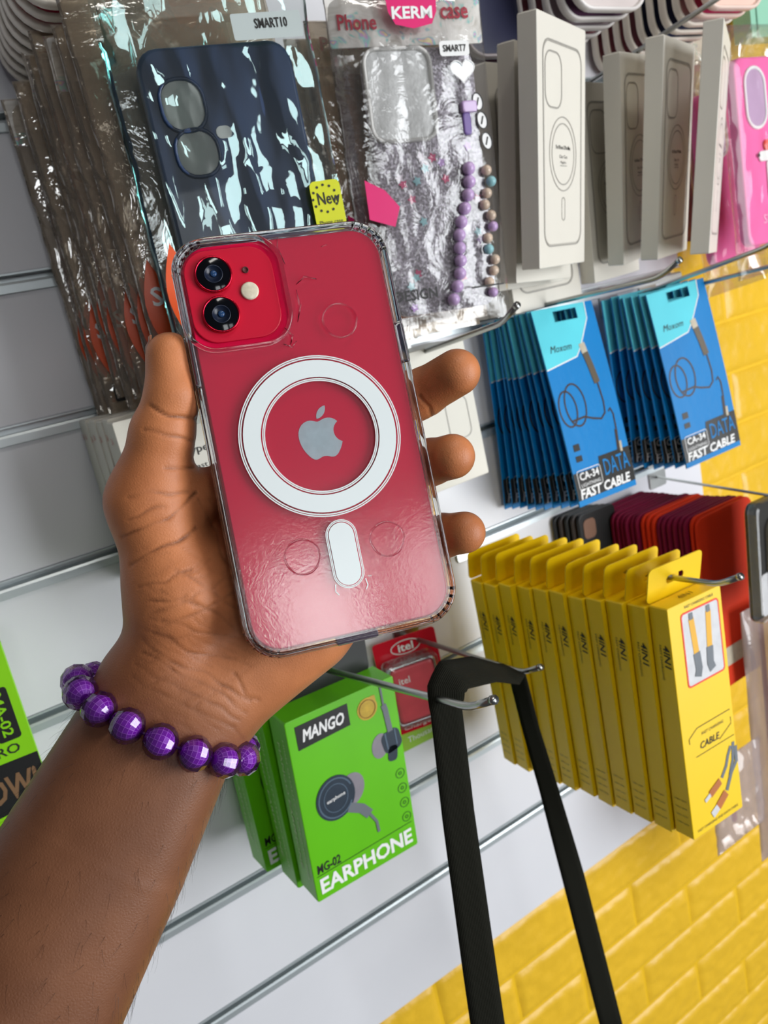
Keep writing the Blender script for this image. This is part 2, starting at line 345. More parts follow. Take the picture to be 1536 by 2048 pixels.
# ------------------------------------------------------------------ green earphone boxes
M_grn = mat('lime_green_card', (98, 190, 6), 0.36, vary=0.03)
M_blackcard = mat('black_card', (24, 25, 24), 0.42, vary=0.05)
M_navy = mat('dark_blue_print', (38, 52, 66), 0.4, vary=0.15, vscale=150)
M_navyl = mat('steel_blue_print', (84, 104, 122), 0.4, vary=0.1)
M_tip = mat('grey_tip_print', (138, 132, 140), 0.45, vary=0.12, vscale=120)
M_gold = mat('gold_badge_print', (206, 170, 50), 0.35, vary=0.2, vscale=200)
M_dkgrn = mat('dark_green_ink', (50, 110, 10), 0.45, vary=0)
GW, GT, GHt = .0873, .0249, .14
def green_box():
    o = empty('earphone_box'); d = GT / 2 + .0003
    part('body', prism(GW, GHt, .001, -GT / 2, GT / 2, .0006, 1, name='body'), M_grn, o)
    out = rr(.078, .040, .004, 4); slot = rr(.024, .0075, .0035, 4)
    slot_off = [(x, y + .004) for x, y in slot]
    t = part('hang_tab', ring(out, slot_off, -.0005, .0005, name='hang_tab'), M_blackcard, o)
    t.matrix_local = Matrix.Translation((0, GT / 2 - .0008, GHt / 2 + .019))
    rim = part('slot_rim', ring([(x, y + .004) for x, y in rr(.028, .0115, .0055, 4)], slot_off, -.0012, .0012, bev=.0004, name='slot_rim', smooth=True), M_grn, t)
    bk = part('printed_badge', poly([(x - .0165, y + .056) for x, y in [(-.0205, -.009), (.0205, -.0075), (.0205, .009), (-.0205, .0085)]], d), M_blackcard, o)
    part('brand_lettering', text('MANGO', -.0165, .0563, d + .0003, w=.033, h=.0092, bold=.03, shear=.25), M_wht, o)
    part('gold_badge', poly([(.019 + r * math.cos(a), .0545 + r * math.sin(a)) for a, r in [(math.radians(i * 12), .0083 * (1 + (.28 if i == 4 else 0) + (.12 if i in (3, 5) else 0))) for i in range(30)]], d), M_gold, o)
    part('badge_ring', stroke(circ(.0066, 24, .019, .0545), .0006, d + .0003, closed=True), mat('brown_ink', (140, 100, 20), .5, vary=0), o)
    # printed earbud, lower left
    parts('printed_eartip', [poly(rot2(circ(.0105, 24, 0, 0, .0125), -20, -.0035, .001), d), poly(rot2(circ(.007, 20, 0, 0, .0095), -10, .0165 + .008, .0225), d)], M_tip, o)
    parts('printed_earbud', [poly(circ(.0155, 32, -.0165, .001, .0168), d + .0002), poly(rot2(rr(.016, .017, .005, 4), 10, .0365 - .002, .0225), d + .0002), poly(rot2(rr(.008, .012, .003, 4), -10, .034, .0125), d + .0002)], M_navy, o)
    parts('printed_highlight', [stroke(circ(.0135, 24, -.0165, .001, .0146, 20, 330), .0011, d + .0004), stroke(circ(.0095, 24, -.0165, .001, .0105), .0006, d + .0004, closed=True), stroke([(.0295, .0305), (.0305, .017)], .0012, d + .0004), stroke([(.038, .031), (.0385, .018)], .001, d + .0004)], M_navyl, o)
    parts('printed_cable', [stroke([(-.008, -.011), (.002, -.017), (.0075, -.0245)], .0072, d + .0003), stroke([(.0075, -.0245), (.012, -.033), (.0125, -.042)], .0022, d + .0003), stroke([(.0345, .030), (.033, .048), (.032, .052)], .0044, d + .0003), stroke([(.032, .052), (.0315, .068)], .0016, d + .0003)], M_gry, o)
    part('earbud_lettering', text('earphone', -.0165, .001, d + .0005, w=.015, rot=5, bold=.01), M_wht, o)
    part('printed_icons', join('p', [stroke(circ(.0037, 18, .0375, -.006 - i * .0122), .0006, d, closed=True) for i in range(4)] + [stroke(circ(.0012, 8, .0375, -.006 - i * .0122), .0007, d, closed=True) for i in range(4)]), M_dkgrn, o)
    parts('model_lettering', [text('MG-02', -.0305, -.0455, d, w=.019, h=.0072, bold=.02, shear=.1), stroke([(-.041, -.0505), (.041, -.0485)], .0004, d)], M_blk, o)
    part('lettering', text('EARPHONE', 0, -.0592, d, w=.079, h=.0125, bold=.03), M_wht, o)
    parts('side_lettering', [text('MANGO EARPHONE', -.003, .0, GW / 2 + .0003, w=.1, h=.0036, rot=-90, plane='left'), text('HIGH QUALITY STEREO SOUND', .005, .0, GW / 2 + .0003, w=.11, h=.0025, rot=-90, plane='left')], mat('pale_green_ink', (196, 226, 160), .5, vary=0), o)
    return o
gb = green_box()
gp = [((.1771, -.0995, 1.0856), (2.2, 2.0, 3.4), 'lime green earphone box in front, its whole printed front in view'), ((.1725, -.0700, 1.0825), (3, 1, 2.6), 'lime green earphone box pressed behind the frontmost earphone box'), ((.1600, -.0405, 1.0868), (3.5, .5, 2.0), 'lime green earphone box nearest the slatwall, beside the purple bracelet')]
for k, (p, r, lab) in enumerate(gp):
    o = gb if k == 0 else copy_tree(gb); o.matrix_world = pose(p, *r); tag(o, lab, 'box', 'green earphone boxes')

# green data-cable box at the left edge of the frame
o = empty('data_cable_box'); W_, T_, H_ = .092, .026, .125; d = T_ / 2 + .0003
M_lime = mat('bright_lime_card', (136, 210, 18), .36, vary=.03)
part('body', prism(W_, H_, .001, -T_ / 2, T_ / 2, .0006, 1), M_lime, o)
part('black_tag', poly([(x + .034, y + .018) for x, y in rr(.013, .034, .002, 3)], d), M_blackcard, o)
part('tag_lettering', text('MA-02', .034, .018, d + .0003, w=.028, h=.0062, rot=-90, bold=.02), M_lime, o)
part('dark_band', poly([(-.045, -.0465), (.0455, -.0430), (.0455, -.0120), (-.045, -.0105)], d), M_blackcard, o)
part('connector_lettering', text('MICRO', .0225, -.0045, d, w=.030, h=.0062, bold=.01), M_blk, o)
part('gold_lettering', text('WOW!', .0195, -.028, d + .0003, w=.044, h=.0165, bold=.03, shear=.1), mat('bronze_foil', (150, 116, 84), .35, metal=.4), o)
part('lettering', text('DATA CABLE', .006, -.0525, d, w=.066, h=.0068), M_blk, o)
o.matrix_world = pose((-.0455, -.0475, 1.1985), 0, 0, 1.0); tag(o, 'lime green data cable box with a dark band, cut off by the left edge', 'box')

# ------------------------------------------------------------------ blue cable packets
M_blue = mat('bright_blue_foil', (0, 126, 196), 0.40, spec=.3, vary=0.03, bump=0.25, bscale=90)
M_cyan = mat('light_cyan_print', (96, 212, 226), 0.42, spec=.25, vary=0.02, bump=0.25, bscale=90)
M_inkblack = mat('charcoal_print', (44, 42, 38), 0.3, vary=0.25, vscale=90)
M_brownblk = mat('cable_brown_print', (58, 42, 32), 0.35, vary=.1)
M_silver = mat('silver_print', (196, 186, 164), 0.35, vary=.15, vscale=200)
BW, BHt = .077, .17
def bend(me, k=.36, z0=0.0, kx=0.0):
    for v in me.vertices:
        v.co.y += k * (v.co.z - z0) ** 2 * (1 if v.co.z < z0 else .3) + kx * v.co.x ** 2
    return me
def blue_packet():
    o = empty('cable_packet'); x = lambda u: (u - .5) * BW; z = lambda v: (.5 - v) * BHt; d = .0010
    us = [0, .08, .2, .32, .44, .56, .70, .8, .92, 1]; vs = [0, .02, .075, .14, .22, .3, .4, .5, .6, .7, .8, .9, .96, 1]
    V = [(x(u), 0, z(v)) for v in vs for u in us]; n = len(us); Fc = []
    for j in range(len(vs) - 1):
        for i in range(n - 1):
            if j in (1,) and 3 <= i <= 5: continue                       # the hang slot
            if j == 2 and 4 <= i <= 4: continue
            a = j * n + i; Fc.append((a, a + n, a + n + 1, a + 1))
    b = part('pouch', bend(mesh('pouch', V, Fc)), M_blue, o); sm = b.modifiers.new('thickness', 'SOLIDIFY'); sm.thickness = .0014; sm.offset = 0
    def P(l): return [(x(u), z(v)) for u, v in l]
    def add(nm, ms, m):
        for me_ in ms: part(nm, bend(me_), m, o)
    add('cyan_header', [poly(P([(0, .075), (.0, .30), (.52, .265), (.62, .22), (.84, .085), (.84, .075)]), d), poly(P([(0, 0), (0, .075), (.32, .075), (.32, .02), (.70, .02), (.70, .075), (.84, .075), (.86, 0)]), d)], M_cyan)
    add('white_edge', [stroke(P([(0, .30), (.52, .265), (.62, .22), (.84, .085), (.86, 0)]), .0011, d + .0002)], M_wht)
    add('brand_lettering', [text('Moxom', x(.30), z(.205), d + .0002, w=.027, shear=.35)], M_blk)
    loop = lambda cx, cy, rx, ry, a0, a1: [(x(cx) + rx * math.cos(math.radians(a)), z(cy) + ry * math.sin(math.radians(a))) for a in range(a0, a1 + 1, 15)]
    add('printed_cable', [stroke(loop(.30, .50, .0125, .0185, 0, 360), .0016, d), stroke(loop(.17, .51, .0105, .0155, 0, 360), .0016, d), stroke(P([(.74, .42), (.76, .52), (.74, .58), (.66, .605), (.52, .59), (.40, .57), (.2, .575)]), .0018, d), stroke(P([(.80, .58), (.84, .565), (.87, .60), (.86, .68)]), .0018, d), stroke(P([(.85, .68), (.82, .79)]), .0035, d)], M_brownblk)
    add('printed_plug', [stroke(P([(.66, .25), (.70, .33), (.735, .42)]), .0075, d + .0002)], mat('plug_grey', (96, 84, 66), .35, vary=.1))
    add('printed_pins', [stroke(P([(.64, .205), (.66, .255)]), .0075, d + .0003), stroke(P([(.87, .745), (.86, .80)]), .003, d + .0003)], M_silver)
    add('dark_footer', [poly(P([(0, .83), (.44, .835), (.46, .785), (1, .785), (1, .97), (0, .97)]), d)], M_inkblack)
    add('printed_chips', [poly(P([(.1, .69), (.2, .69), (.2, .725), (.1, .725)]), d), poly(P([(.1, .75), (.2, .75), (.2, .78), (.1, .78)]), d)], M_inkblack)
    add('white_lettering', [text('CA-34', x(.25), z(.855), d + .0003, w=.025, h=.0068, bold=.02), text('LIGHTNING', x(.25), z(.90), d + .0003, w=.025, h=.003), stroke([(x(.25) + a, z(.872) + b_) for a, b_ in rr(.030, .0165, .002, 2)], .0006, d + .0003, closed=True), text('FAST CABLE', x(.48), z(.942), d + .0003, w=.067, h=.0088, bold=.03, shear=.15)], M_wht)
    add('blue_lettering', [text('DATA', x(.73), z(.85), d + .0003, w=.034, h=.0145, bold=.0)], M_blue)
    return o
bp = blue_packet(); first = True
for grp, front, back, n, rf, rb, lab in (
        ('blue packets on the longer row', (.4888, -.0728, 1.2872), (.474, -.010, 1.2830), 10, (4.3, -10.0, 2.3), (3, 2, 2), 'in the longer blue row beside the fingers'),
        ('blue packets on the shorter row', (.6406, -.0693, 1.2789), (.622, -.020, 1.2800), 7, (-4.6, -7.0, -2.4), (-2, 0, 0), 'in the shorter blue row beside the yellow bricks')):
    for k in range(n):
        t = k / (n - 1); o = bp if first else copy_tree(bp); first = False; p = lerp(front, back, t); r = lerp(rf, rb, t); j = random.uniform(-1, 1) if k else 0
        o.matrix_world = pose((p[0] + .001 * j, p[1], p[2] + .001 * j), r[0] + 2.2 * j, r[1], r[2] + 1.4 * j)
        tag(o, f'bright blue data cable packet, frontmost {lab}' if k == 0 else f'blue cable packet, {ORD[k]} from the front {lab}', 'packet', grp)

# ------------------------------------------------------------------ white case boxes
M_box = mat('white_box_card', (228, 223, 211), 0.38, vary=0.02)
M_line = mat('grey_line_print', (160, 156, 148), 0.45, vary=0)
WW, WT, WH = .085, .014, .16
def white_box():
    o = empty('phone_case_box'); d = WT / 2 + .0003
    part('body', prism(WW, WH, .0008, -WT / 2, WT / 2, .0005, 1), M_box, o)
    L = [stroke(rr(.068, .131, .010, 5), .0010, d, closed=True), stroke(rr(.066, .129, .009, 5), .0004, d, closed=True),
         stroke([(x - .0165, y + .0420) for x, y in rr(.028, .034, .009, 5)], .0010, d, closed=True), stroke(circ(.0242, 36, 0, -.004), .0007, d, closed=True), stroke(circ(.0200, 36, 0, -.004), .0007, d, closed=True),
         stroke([(x, y - .0405) for x, y in rr(.0058, .0155, .0028, 4)], .0006, d, closed=True)]
    part('printed_outline', join('p', L), M_line, o)
    parts('lettering', [text('For iPhone 12 Pro Max', 0, .0005, d, w=.026, h=.0026, bold=.02), text('Clear Case', 0, -.0055, d, w=.014, h=.0022), text('MagSafe', 0, -.0095, d, w=.010, h=.0022), stroke([(-.006, -.0115), (.006, -.0115)], .0003, d)], M_blk, o)
    part('top_flap', prism(WW - .004, WT - .003, .001, 0, .0006, 0, 1, plane='top'), M_box, o).location = (0, 0, WH / 2)
    return o
wb = white_box(); first = True
for p, r, lab in (
        ((.4412, -.1236, 1.4833), (22.5, 8.4, 1.0), 'white slim phone case box turned to show its full front outline, beside the glitter case'),
        ((.4480, -.0965, 1.4750), (17.0, 8.0, 3.6), 'white slim phone case box edge on, just left of the fully shown white box'),
        ((.4545, -.0700, 1.4730), (10, 6, 2), 'white slim phone case box half hidden behind the glitter case pack'),
        ((.5725, -.0480, 1.4640), (14, 4, -1.0), 'white slim phone case box in shade, hindmost of the right-hand group'),
        ((.5783, -.0755, 1.4757), (21.2, 7.7, -3.7), 'white slim phone case box in the right-hand group with half its outline showing'),
        ((.5817, -.1100, 1.4730), (22.1, 8.8, -1.5), 'white slim phone case box, second from the pink case'),
        ((.5904, -.1434, 1.4678), (31.6, 8.9, 1.0), 'white slim phone case box standing edge on next to the pink case')):
    o = wb if first else copy_tree(wb); first = False
    o.matrix_world = pose(p, *r); tag(o, lab, 'box', 'white phone case boxes')
for k in range(3):
    o = copy_tree(wb); o.matrix_world = pose((.480 + k * .002, -.012 - k * .0160, 1.4530), 4, 0, 0)
    tag(o, f'white box end above the blue packets, {["nearest the slatwall", "middle one of three", "frontmost of three"][k]}', 'box', 'white phone case boxes')

# ------------------------------------------------------------------ white charger boxes behind the hand
CW, CT, CH = .100, .0150, .115
def charger_box():
    o = empty('charger_box'); d = CT / 2 + .0003
    part('body', prism(CW, CH, .0008, -CT / 2, CT / 2, .0005, 1), mat('ivory_box_card', (222, 218, 204), .42, vary=.02), o)
    parts('lettering', [text('Type-C', -.0035, .0300, d, w=.024, h=.0062, bold=.01), text('Fast charger', .003, .020, d, w=.03, h=.004)], M_blk, o)
    part('printed_outline', stroke([(x + .030, y - .004) for x, y in rr(.022, .034, .006, 4)], .0007, d, closed=True), M_line, o)
    part('red_mark', text('5A', -.3 * CT, .046, CW / 2 + .0003, w=.006, plane='left'), mat('faded_red_ink', (196, 120, 108), .5, vary=0), o)
    return o
cb = charger_box(); first = True
for k in range(7):
    o = cb if first else copy_tree(cb); first = False
    o.matrix_world = pose((.1405 + random.uniform(-.001, .001), -.1000 + k * .0150, 1.3135 + .0015 * (k % 2)), 0, 0, random.uniform(-.6, .6))
    tag(o, 'ivory Type-C charger box showing its lettering between thumb and phone' if k == 0 else f'ivory charger box, {ORD[k]} from the front of the row beside the thumb', 'box', 'ivory charger boxes beside the thumb')
for k in range(3):
    o = copy_tree(cb); o.matrix_world = pose((.341, -.0380 + k * .0150, 1.306), 0, 0, -1.0)
    tag(o, ['ivory charger box behind the fingertips, frontmost of its row', 'ivory charger box behind the fingertips, middle of its row', 'ivory charger box behind the fingertips, against the slatwall'][k], 'box', 'ivory charger boxes behind the fingertips')

# ------------------------------------------------------------------ red charger pack and lime card
o = empty('charger_pack'); W_, H_ = .058, .090; d = .0008
M_redc = mat('glossy_red_card', (206, 20, 40), .2, vary=.08, bump=.2, bscale=80)
part('card', prism(W_, H_, .003, -.0006, .0006, 0, 3), M_redc, o)
part('charger', prism(.040, .052, .004, .0008, .0150, .0025, 4, cx=-.002, cy=-.002), mat('silver_red_charger', (226, 84, 96), .25, vary=.15, vscale=60), o)
part('silver_rim', ring([(x - .002, y - .002) for x, y in rr(.044, .056, .005, 4)], [(x - .002, y - .002) for x, y in rr(.040, .052, .004, 4)], .0006, .0155, bev=.001, name='silver_rim', smooth=True), mat('chrome_plastic', (190, 196, 198), .15, metal=.9), o)
part('logo_ellipse', stroke(circ(.0135, 24, 0, .0352, .0062), .0008, d + .0003, closed=True), M_wht, o)
parts('lettering', [text('itel', 0, .0352, d + .0003, w=.014, h=.0075, bold=.02), text('Charger', -.002, -.0405, d + .0003, w=.03, h=.0045, shear=.2)], M_wht, o)
part('charger_lettering', text('itel', -.011, .012, .0153, w=.010, bold=.01), M_wht, o)
part('silver_label', poly([(x - .004, y - .0315) for x, y in rr(.032, .006, .002, 3)], d + .0006), M_silver, o)
part('blister', prism(.050, .062, .006, .0004, .0175, .004, 4, cx=-.002, cy=-.002), film('clear_blister', haze=.02, bump=.05, base=.02, refl=.5), o)
o.matrix_world = pose((.2925, -.0150, 1.0840), -14, 0, 0); tag(o, 'glossy red charger pack with a silver rimmed block, behind the black strap', 'pack')
o = empty('accessory_card'); part('card', prism(.072, .075, .002, -.0004, .0004, 0, 3), M_wht, o)
part('lime_footer', poly([(-.036, -.0375), (.036, -.0375), (.036, -.012), (-.036, -.016)], .0007), mat('lime_print', (152, 200, 40), .4), o)
part('lettering', text('Thousand', .006, -.028, .0010, w=.032, h=.0055), M_wht, o)
o.matrix_world = pose((.290, -.0055, 1.0560), -2, 0, 1.0); tag(o, 'white card with lime footer hanging below the red charger pack', 'card')

# ------------------------------------------------------------------ black strap over two hooks
M_strap = mat('black_webbing', (27, 27, 20), 0.85, spec=.15, vary=0.0)
_nt = M_strap.node_tree; _w = _nt.nodes.new('ShaderNodeTexWave'); _w.inputs['Scale'].default_value = 330; _w.bands_direction = 'X'; _w.inputs['Distortion'].default_value = 1.0
_uv = _nt.nodes.new('ShaderNodeUVMap'); _nt.links.new(_uv.outputs[0], _w.inputs['Vector'])
_b = _nt.nodes.new('ShaderNodeBump'); _b.inputs['Strength'].default_value = .6; _b.inputs['Distance'].default_value = .0006
_nt.links.new(_w.outputs['Fac'], _b.inputs['Height']); _nt.links.new(_b.outputs['Normal'], _nt.nodes['Principled BSDF'].inputs['Normal'])
def ribbon(stations, th=.0012):
    """stations: (centre, width direction, width)"""
    S = []
    for i in range(len(stations) - 1):
        (a, da, wa), (b, db, wb_) = stations[i], stations[i + 1]
        for t in (0, .25, .5, .75): S.append((Vector(a).lerp(Vector(b), t), Vector(da).lerp(Vector(db), t).normalized(), wa + (wb_ - wa) * t))
    a, da, wa = stations[-1]; S.append((Vector(a), Vector(da).normalized(), wa))
    me = bpy.data.meshes.new('webbing'); bm = bmesh.new(); uvl = bm.loops.layers.uv.new('UVMap'); rows = []
    for i, (c, dr, w_) in enumerate(S): rows.append([bm.verts.new(c + dr * w_ * (k / 4 - .5)) for k in range(5)])
    for i in range(len(S) - 1):
        for k in range(4):
            f = bm.faces.new((rows[i][k], rows[i][k + 1], rows[i + 1][k + 1], rows[i + 1][k])); f.smooth = True
            for lp, (uu, vv) in zip(f.loops, ((k, i), (k + 1, i), (k + 1, i + 1), (k, i + 1))): lp[uvl].uv = (uu / 4 * .02, vv * .01)
    bm.to_mesh(me); bm.free(); return me
st = [((.165, -.243, .930), (.9, -.25, -.2), .0215), ((.172, -.243, 1.03), (.92, -.2, -.15), .0205), ((.180, -.2425, 1.13), (.95, -.1, -.1), .0195), ((.186, -.2430, 1.192), (.96, -.10, -.12), .0185),
      ((.189, -.2420, 1.2030), (.70, -.62, -.30), .020), ((.199, -.236, 1.2050), (.25, -.70, -.62), .021), ((.245, -.198, 1.176), (.22, -.70, -.62), .022), ((.290, -.160, 1.1400), (.22, -.72, -.60), .021),
      ((.3030, -.150, 1.1345), (.35, -.85, -.35), .018), ((.3055, -.150, 1.122), (.40, -.90, -.1), .014), ((.308, -.150, 1.086), (.60, -.80, 0), .013), ((.3147, -.150, 1.0278), (.75, -.65, 0), .0145), ((.3234, -.150, .9397), (.95, -.3, 0), .0185), ((.3375, -.150, .76), (1, -.1, 0), .0215)]
base = Vector((.25, -.2, .76)); o = empty('bag_strap', base)
w = part('webbing', ribbon([(tuple(Vector(a) - base), b_, c_) for a, b_, c_ in st]), M_strap, o); sm = w.modifiers.new('thickness', 'SOLIDIFY'); sm.thickness = .0013; sm.offset = 0
tag(o, 'black woven bag strap hanging in a loop over two wire hooks', 'strap')

# ------------------------------------------------------------------ maroon / orange cards, dark cards, black pack, clear packs (right side)
M_mar = mat('maroon_card', (116, 14, 50), .65, spec=.2, vary=.04); M_ora = mat('orange_red_card', (206, 50, 16), .65, spec=.2, vary=.04)
cm = prism(.085, .185, .010, -.0014, .0014, .0005, 4)
seq = ['m'] * 3 + ['m'] * 3 + ['o'] * 0 + ['m'] * 4 + ['o'] * 3 + ['m'] * 6 + ['o'] * 2          # from the wall outwards
for k, c_ in enumerate(seq):
    t = k / (len(seq) - 1); me = cm.copy()
    o = empty('colour_card'); part('card', me, M_mar if c_ == 'm' else M_ora, o)
    part('paper_strip', prism(.060, .020, .002, .0015, .0017, 0, 2, cy=-.06), M_silver, o)
    p = lerp((.574, -.012, 1.0700), (.618, -.100, 1.0600), t); o.matrix_world = pose((p[0] + random.uniform(-.001, .001), p[1], p[2] + random.uniform(-.001, .001)), 0, 0, random.uniform(-.5, .8))
    kk = len(seq) - 1 - k
    tag(o, f'{"maroon" if c_ == "m" else "orange"} cover, ' + ('frontmost of the row behind the yellow boxes' if kk == 0 else f'{ORD[kk]} from the front of the row behind the yellow boxes'), 'phone cover', 'maroon and orange covers in one row')
M_dk = mat('dark_brown_card', (58, 46, 40), .4, vary=.2); 
for k in range(5):
    o = empty('dark_cover'); part('cover', prism(.05, .12, .006, -.002, .002, .0008, 3), M_dk if k % 2 else M_blackcard, o)
    part('lens_cutout', prism(.016, .020, .005, .0020, .0026, 0, 3, cx=-.012, cy=.044), mat('tan_cutout', (132, 96, 76), .5), o)
    o.matrix_world = pose((.514 + k * .003, -.004 - k * .0052, 1.111), 0, 0, 1)
    tag(o, f'dark phone cover hanging left of the maroon covers, {["against the slatwall", "second from the slatwall", "third from the slatwall", "second from the front", "frontmost"][k]}', 'phone cover', 'dark covers beside the maroon row')
o = empty('cover_pack'); part('card', prism(.090, .110, .008, -.0015, .0015, .0005, 4), M_blackcard, o)
part('cover', prism(.060, .078, .012, .0016, .0070, .0015, 5, cx=.012, cy=-.004), mat('grey_cover', (150, 148, 128), .35, vary=.1), o)
part('ring', lathe([(.012, .0071), (.012, .0085), (.008, .0085), (.008, .0071)], 20, 'front', .010, .008), M_wht, o)
part('white_insert', prism(.072, .040, .004, .0015, .0030, .0004, 4, cx=.006, cy=-.034), M_pale, o)
part('blister', prism(.092, .112, .009, -.0025, .0100, .003, 4), film('clear_blister'), o)
o.matrix_world = pose((.6170, -.150, 1.1150), 6, 0, 4); tag(o, 'black and clear pack with a grey cover, cut off by the right edge', 'pack')

# ------------------------------------------------------------------ plastic bags
F_bag = film('crinkled_clear_bag', tint=(.98, .98, .97), haze=.03, bump=.15, bscale=30, rough=.10, base=.012, refl=.4)
F_old = film('dull_clear_bag', tint=(.96, .93, .88), haze=.24, hazecol=(224, 202, 174), bump=.8, bscale=22, rough=.05, base=.07, refl=.95)
def bag_mesh(w, h, bulge, seed, wr=.0016, nx=22, nz=40, vert=1.0, edge=.0012):
    V = []; Fc = []; off = seed * 13.7
    for s in (-1, 1):
        for j in range(nz + 1):
            for i in range(nx + 1):
                u, v = i / nx * 2 - 1, j / nz * 2 - 1
                e = max(0, 1 - abs(u) ** 5) * max(0, 1 - abs(v) ** 8)
                nn = mnoise.noise(Vector((u * 5 + off, v * 3 * vert, s * 4.0))) ; rd = 1 - abs(mnoise.noise(Vector((u * 7 + v * 3 + off, v * 2.2 * vert - u * 2, 8 + s)))) * 2
                ed = mnoise.noise(Vector((v * 6 + off, u, 3))) * edge
                V.append((u * w / 2 + (ed if abs(u) > .99 else 0), s * (bulge * e + .0002) + wr * (nn + .6 * rd) * (.35 + .65 * e), v * h / 2))
    n = nx + 1; m = n * (nz + 1)
    for s in range(2):
        for j in range(nz):
            for i in range(nx):
                a = s * m + j * n + i; q = (a, a + 1, a + n + 1, a + n); Fc.append(q if s == 0 else q[::-1])
    for j in range(nz):
        a = j * n; Fc.append((a, a + n, m + a + n, m + a)); a = j * n + nx; Fc.append((a, m + a, m + a + n, a + n))
    return mesh('bag', V, Fc, True)
BAGS = [bag_mesh(.107, .200, .0036, s, .0010, 26, 30, .35) for s in range(4)]
casecols = [(128, 104, 86), (168, 148, 126), (84, 80, 76), (186, 176, 164), (158, 88, 48), (140, 132, 124), (176, 150, 112), (98, 104, 98), (148, 120, 118), (190, 182, 164)]
def leaf(cx, cy, w, h, n=9):
    return [(cx + w / 2 * math.sin(math.pi * i / n), cy - h / 2 + h * i / n) for i in range(n + 1)] + [(cx - w / 2 * math.sin(math.pi * i / n), cy + h / 2 - h * i / n) for i in range(1, n)]
M_oran = mat('orange_sticker', (232, 84, 16), .35, vary=.06)
M_holo = mat('silver_holographic_foil', (214, 208, 196), .3, metal=.15, vary=.25, vscale=60, bump=.5, bscale=50)
_nt = M_holo.node_tree; _n = _nt.nodes.new('ShaderNodeTexNoise'); _n.inputs['Scale'].default_value = 55; _n.inputs['Distortion'].default_value = 2
_tc = _nt.nodes.new('ShaderNodeTexCoord'); _nt.links.new(_tc.outputs['Object'], _n.inputs['Vector']); _r = _nt.nodes.new('ShaderNodeValToRGB')
for _p, _c in ((.30, (206, 200, 190)), (.46, (236, 232, 226)), (.55, (226, 222, 214)), (.60, (150, 214, 206)), (.64, (214, 170, 214)), (.68, (236, 222, 160)), (.74, (232, 228, 222))):
    _e = _r.color_ramp.elements.new(_p); _e.color = srgb(*_c)
_nt.links.new(_n.outputs['Fac'], _r.inputs[0]); _nt.links.new(_r.outputs[0], _nt.nodes['Principled BSDF'].inputs['Base Color'])
def case_back(w, h, m, t=.0055, parent=None, name='phone_case'):
    return part(name, prism(w, h, .011, -t / 2, t / 2, .0018, 5, smooth=True), m, parent)
def hidden_pack(k, sticker=True):
    o = empty('packaged_phone_case'); c_ = casecols[k % len(casecols)]
    case_back(.078, .160, mat('case_colour_%d_%d_%d' % c_, c_, .35, vary=.12), .0050, o).location = (0, 0, -.012)
    b_ = part('bag', BAGS[k % 4], F_old, o)
    part('header_foil', prism(.104, .026, .001, -.0006, .0006, 0, 1, cy=.086), M_holo if k % 3 == 0 else film('dull_clear_bag'), o)
    if sticker:
        part('orange_sticker', poly(leaf(-.0455, -.052, .014, .050), .0066), M_oran, o)
        part('sticker_letter', text('S', -.0455, -.046, .0070, h=.010, bold=.02), M_wht, o)
        part('black_label', prism(.012, .010, .001, .0058, .0063, 0, 1, cx=-.042, cy=-.086), M_blackcard, o)
    return o
NB = 9
for k in range(1, NB + 1):
    t = k / NB; o = hidden_pack(k, k != 4); p = lerp((.1765, -.152, 1.476), (.1560, -.012, 1.474), t)
    o.matrix_world = pose((p[0] + random.uniform(-.002, .002), p[1], p[2] + random.uniform(-.006, .006)), -9 + 8 * t + random.uniform(-1, 1), 0, random.uniform(-1.2, 1.2) + 1)
    tag(o, f'bagged phone case, {ORD[k]} from the front, in the stack behind the navy case', 'packaged case', 'bagged cases behind the navy case')

# front bag: navy case
o = empty('packaged_phone_case'); M_navyc = mat('navy_silicone', (38, 58, 92), .38, vary=.06, coat=.2)
c_ = case_back(.079, .165, M_navyc, .009, o); c_.location = (0, 0, -.0130)
M_foam = mat('pale_foam', (196, 198, 192), .7, vary=.06, vscale=200)
for cx, cz, w_, h_ in ((-.0215, .0555, .0200, .0225), (-.0195, .0330, .0200, .0205)):
    part('camera_opening', poly([(x + cx, y + cz - .013) for x, y in rr(w_, h_, .0085, 5)], .0049), M_foam, o)
    part('opening_rim', ring([(x + cx, y + cz - .013) for x, y in rr(w_ + .0035, h_ + .0035, .010, 5)], [(x + cx, y + cz - .013) for x, y in rr(w_, h_, .0085, 5)], .0035, .0062, bev=.0006, smooth=True), M_navyc, o)
part('flash_opening', poly([(x - .004, y + .0285) for x, y in rr(.008, .006, .0028, 4)], .0049), M_foam, o)
F_front = film('wrinkled_front_bag', tint=(.97, .99, .99), haze=.02, bump=.85, bscale=13, detail=2.2, rough=.035, base=.06, refl=.9, gcol=(.72, 1.0, .98))
part('bag', bag_mesh(.107, .225, .0075, 21, .0026, 34, 60, .8), F_front, o)
part('header_print', poly([(-.016, .088), (.022, .0885), (.022, .110), (-.016, .110)], .0086), mat('salmon_print', (236, 118, 76), .4, vary=.1), o)
parts('header_lettering', [text('Mobile cover products', -.001, .0905, .0093, w=.052, h=.0058), text('PHONE CASE', -.004, .1030, .0093, w=.062, h=.009, bold=.02)], M_blk, o)
part('seal_lettering', text('ORIGINAL', .002, .0945, .0089, w=.030, h=.007, bold=.02), M_pale, o)
part('size_sticker', poly([(x + .028, y + .0735) for x, y in rr(.036, .0120, .001, 2)], .0110), mat('frosted_label', (190, 200, 198), .3, vary=.05), o)
part('size_lettering', text('SMART10', .030, .0745, .0113, w=.017, h=.0046, bold=.02), M_blk, o)
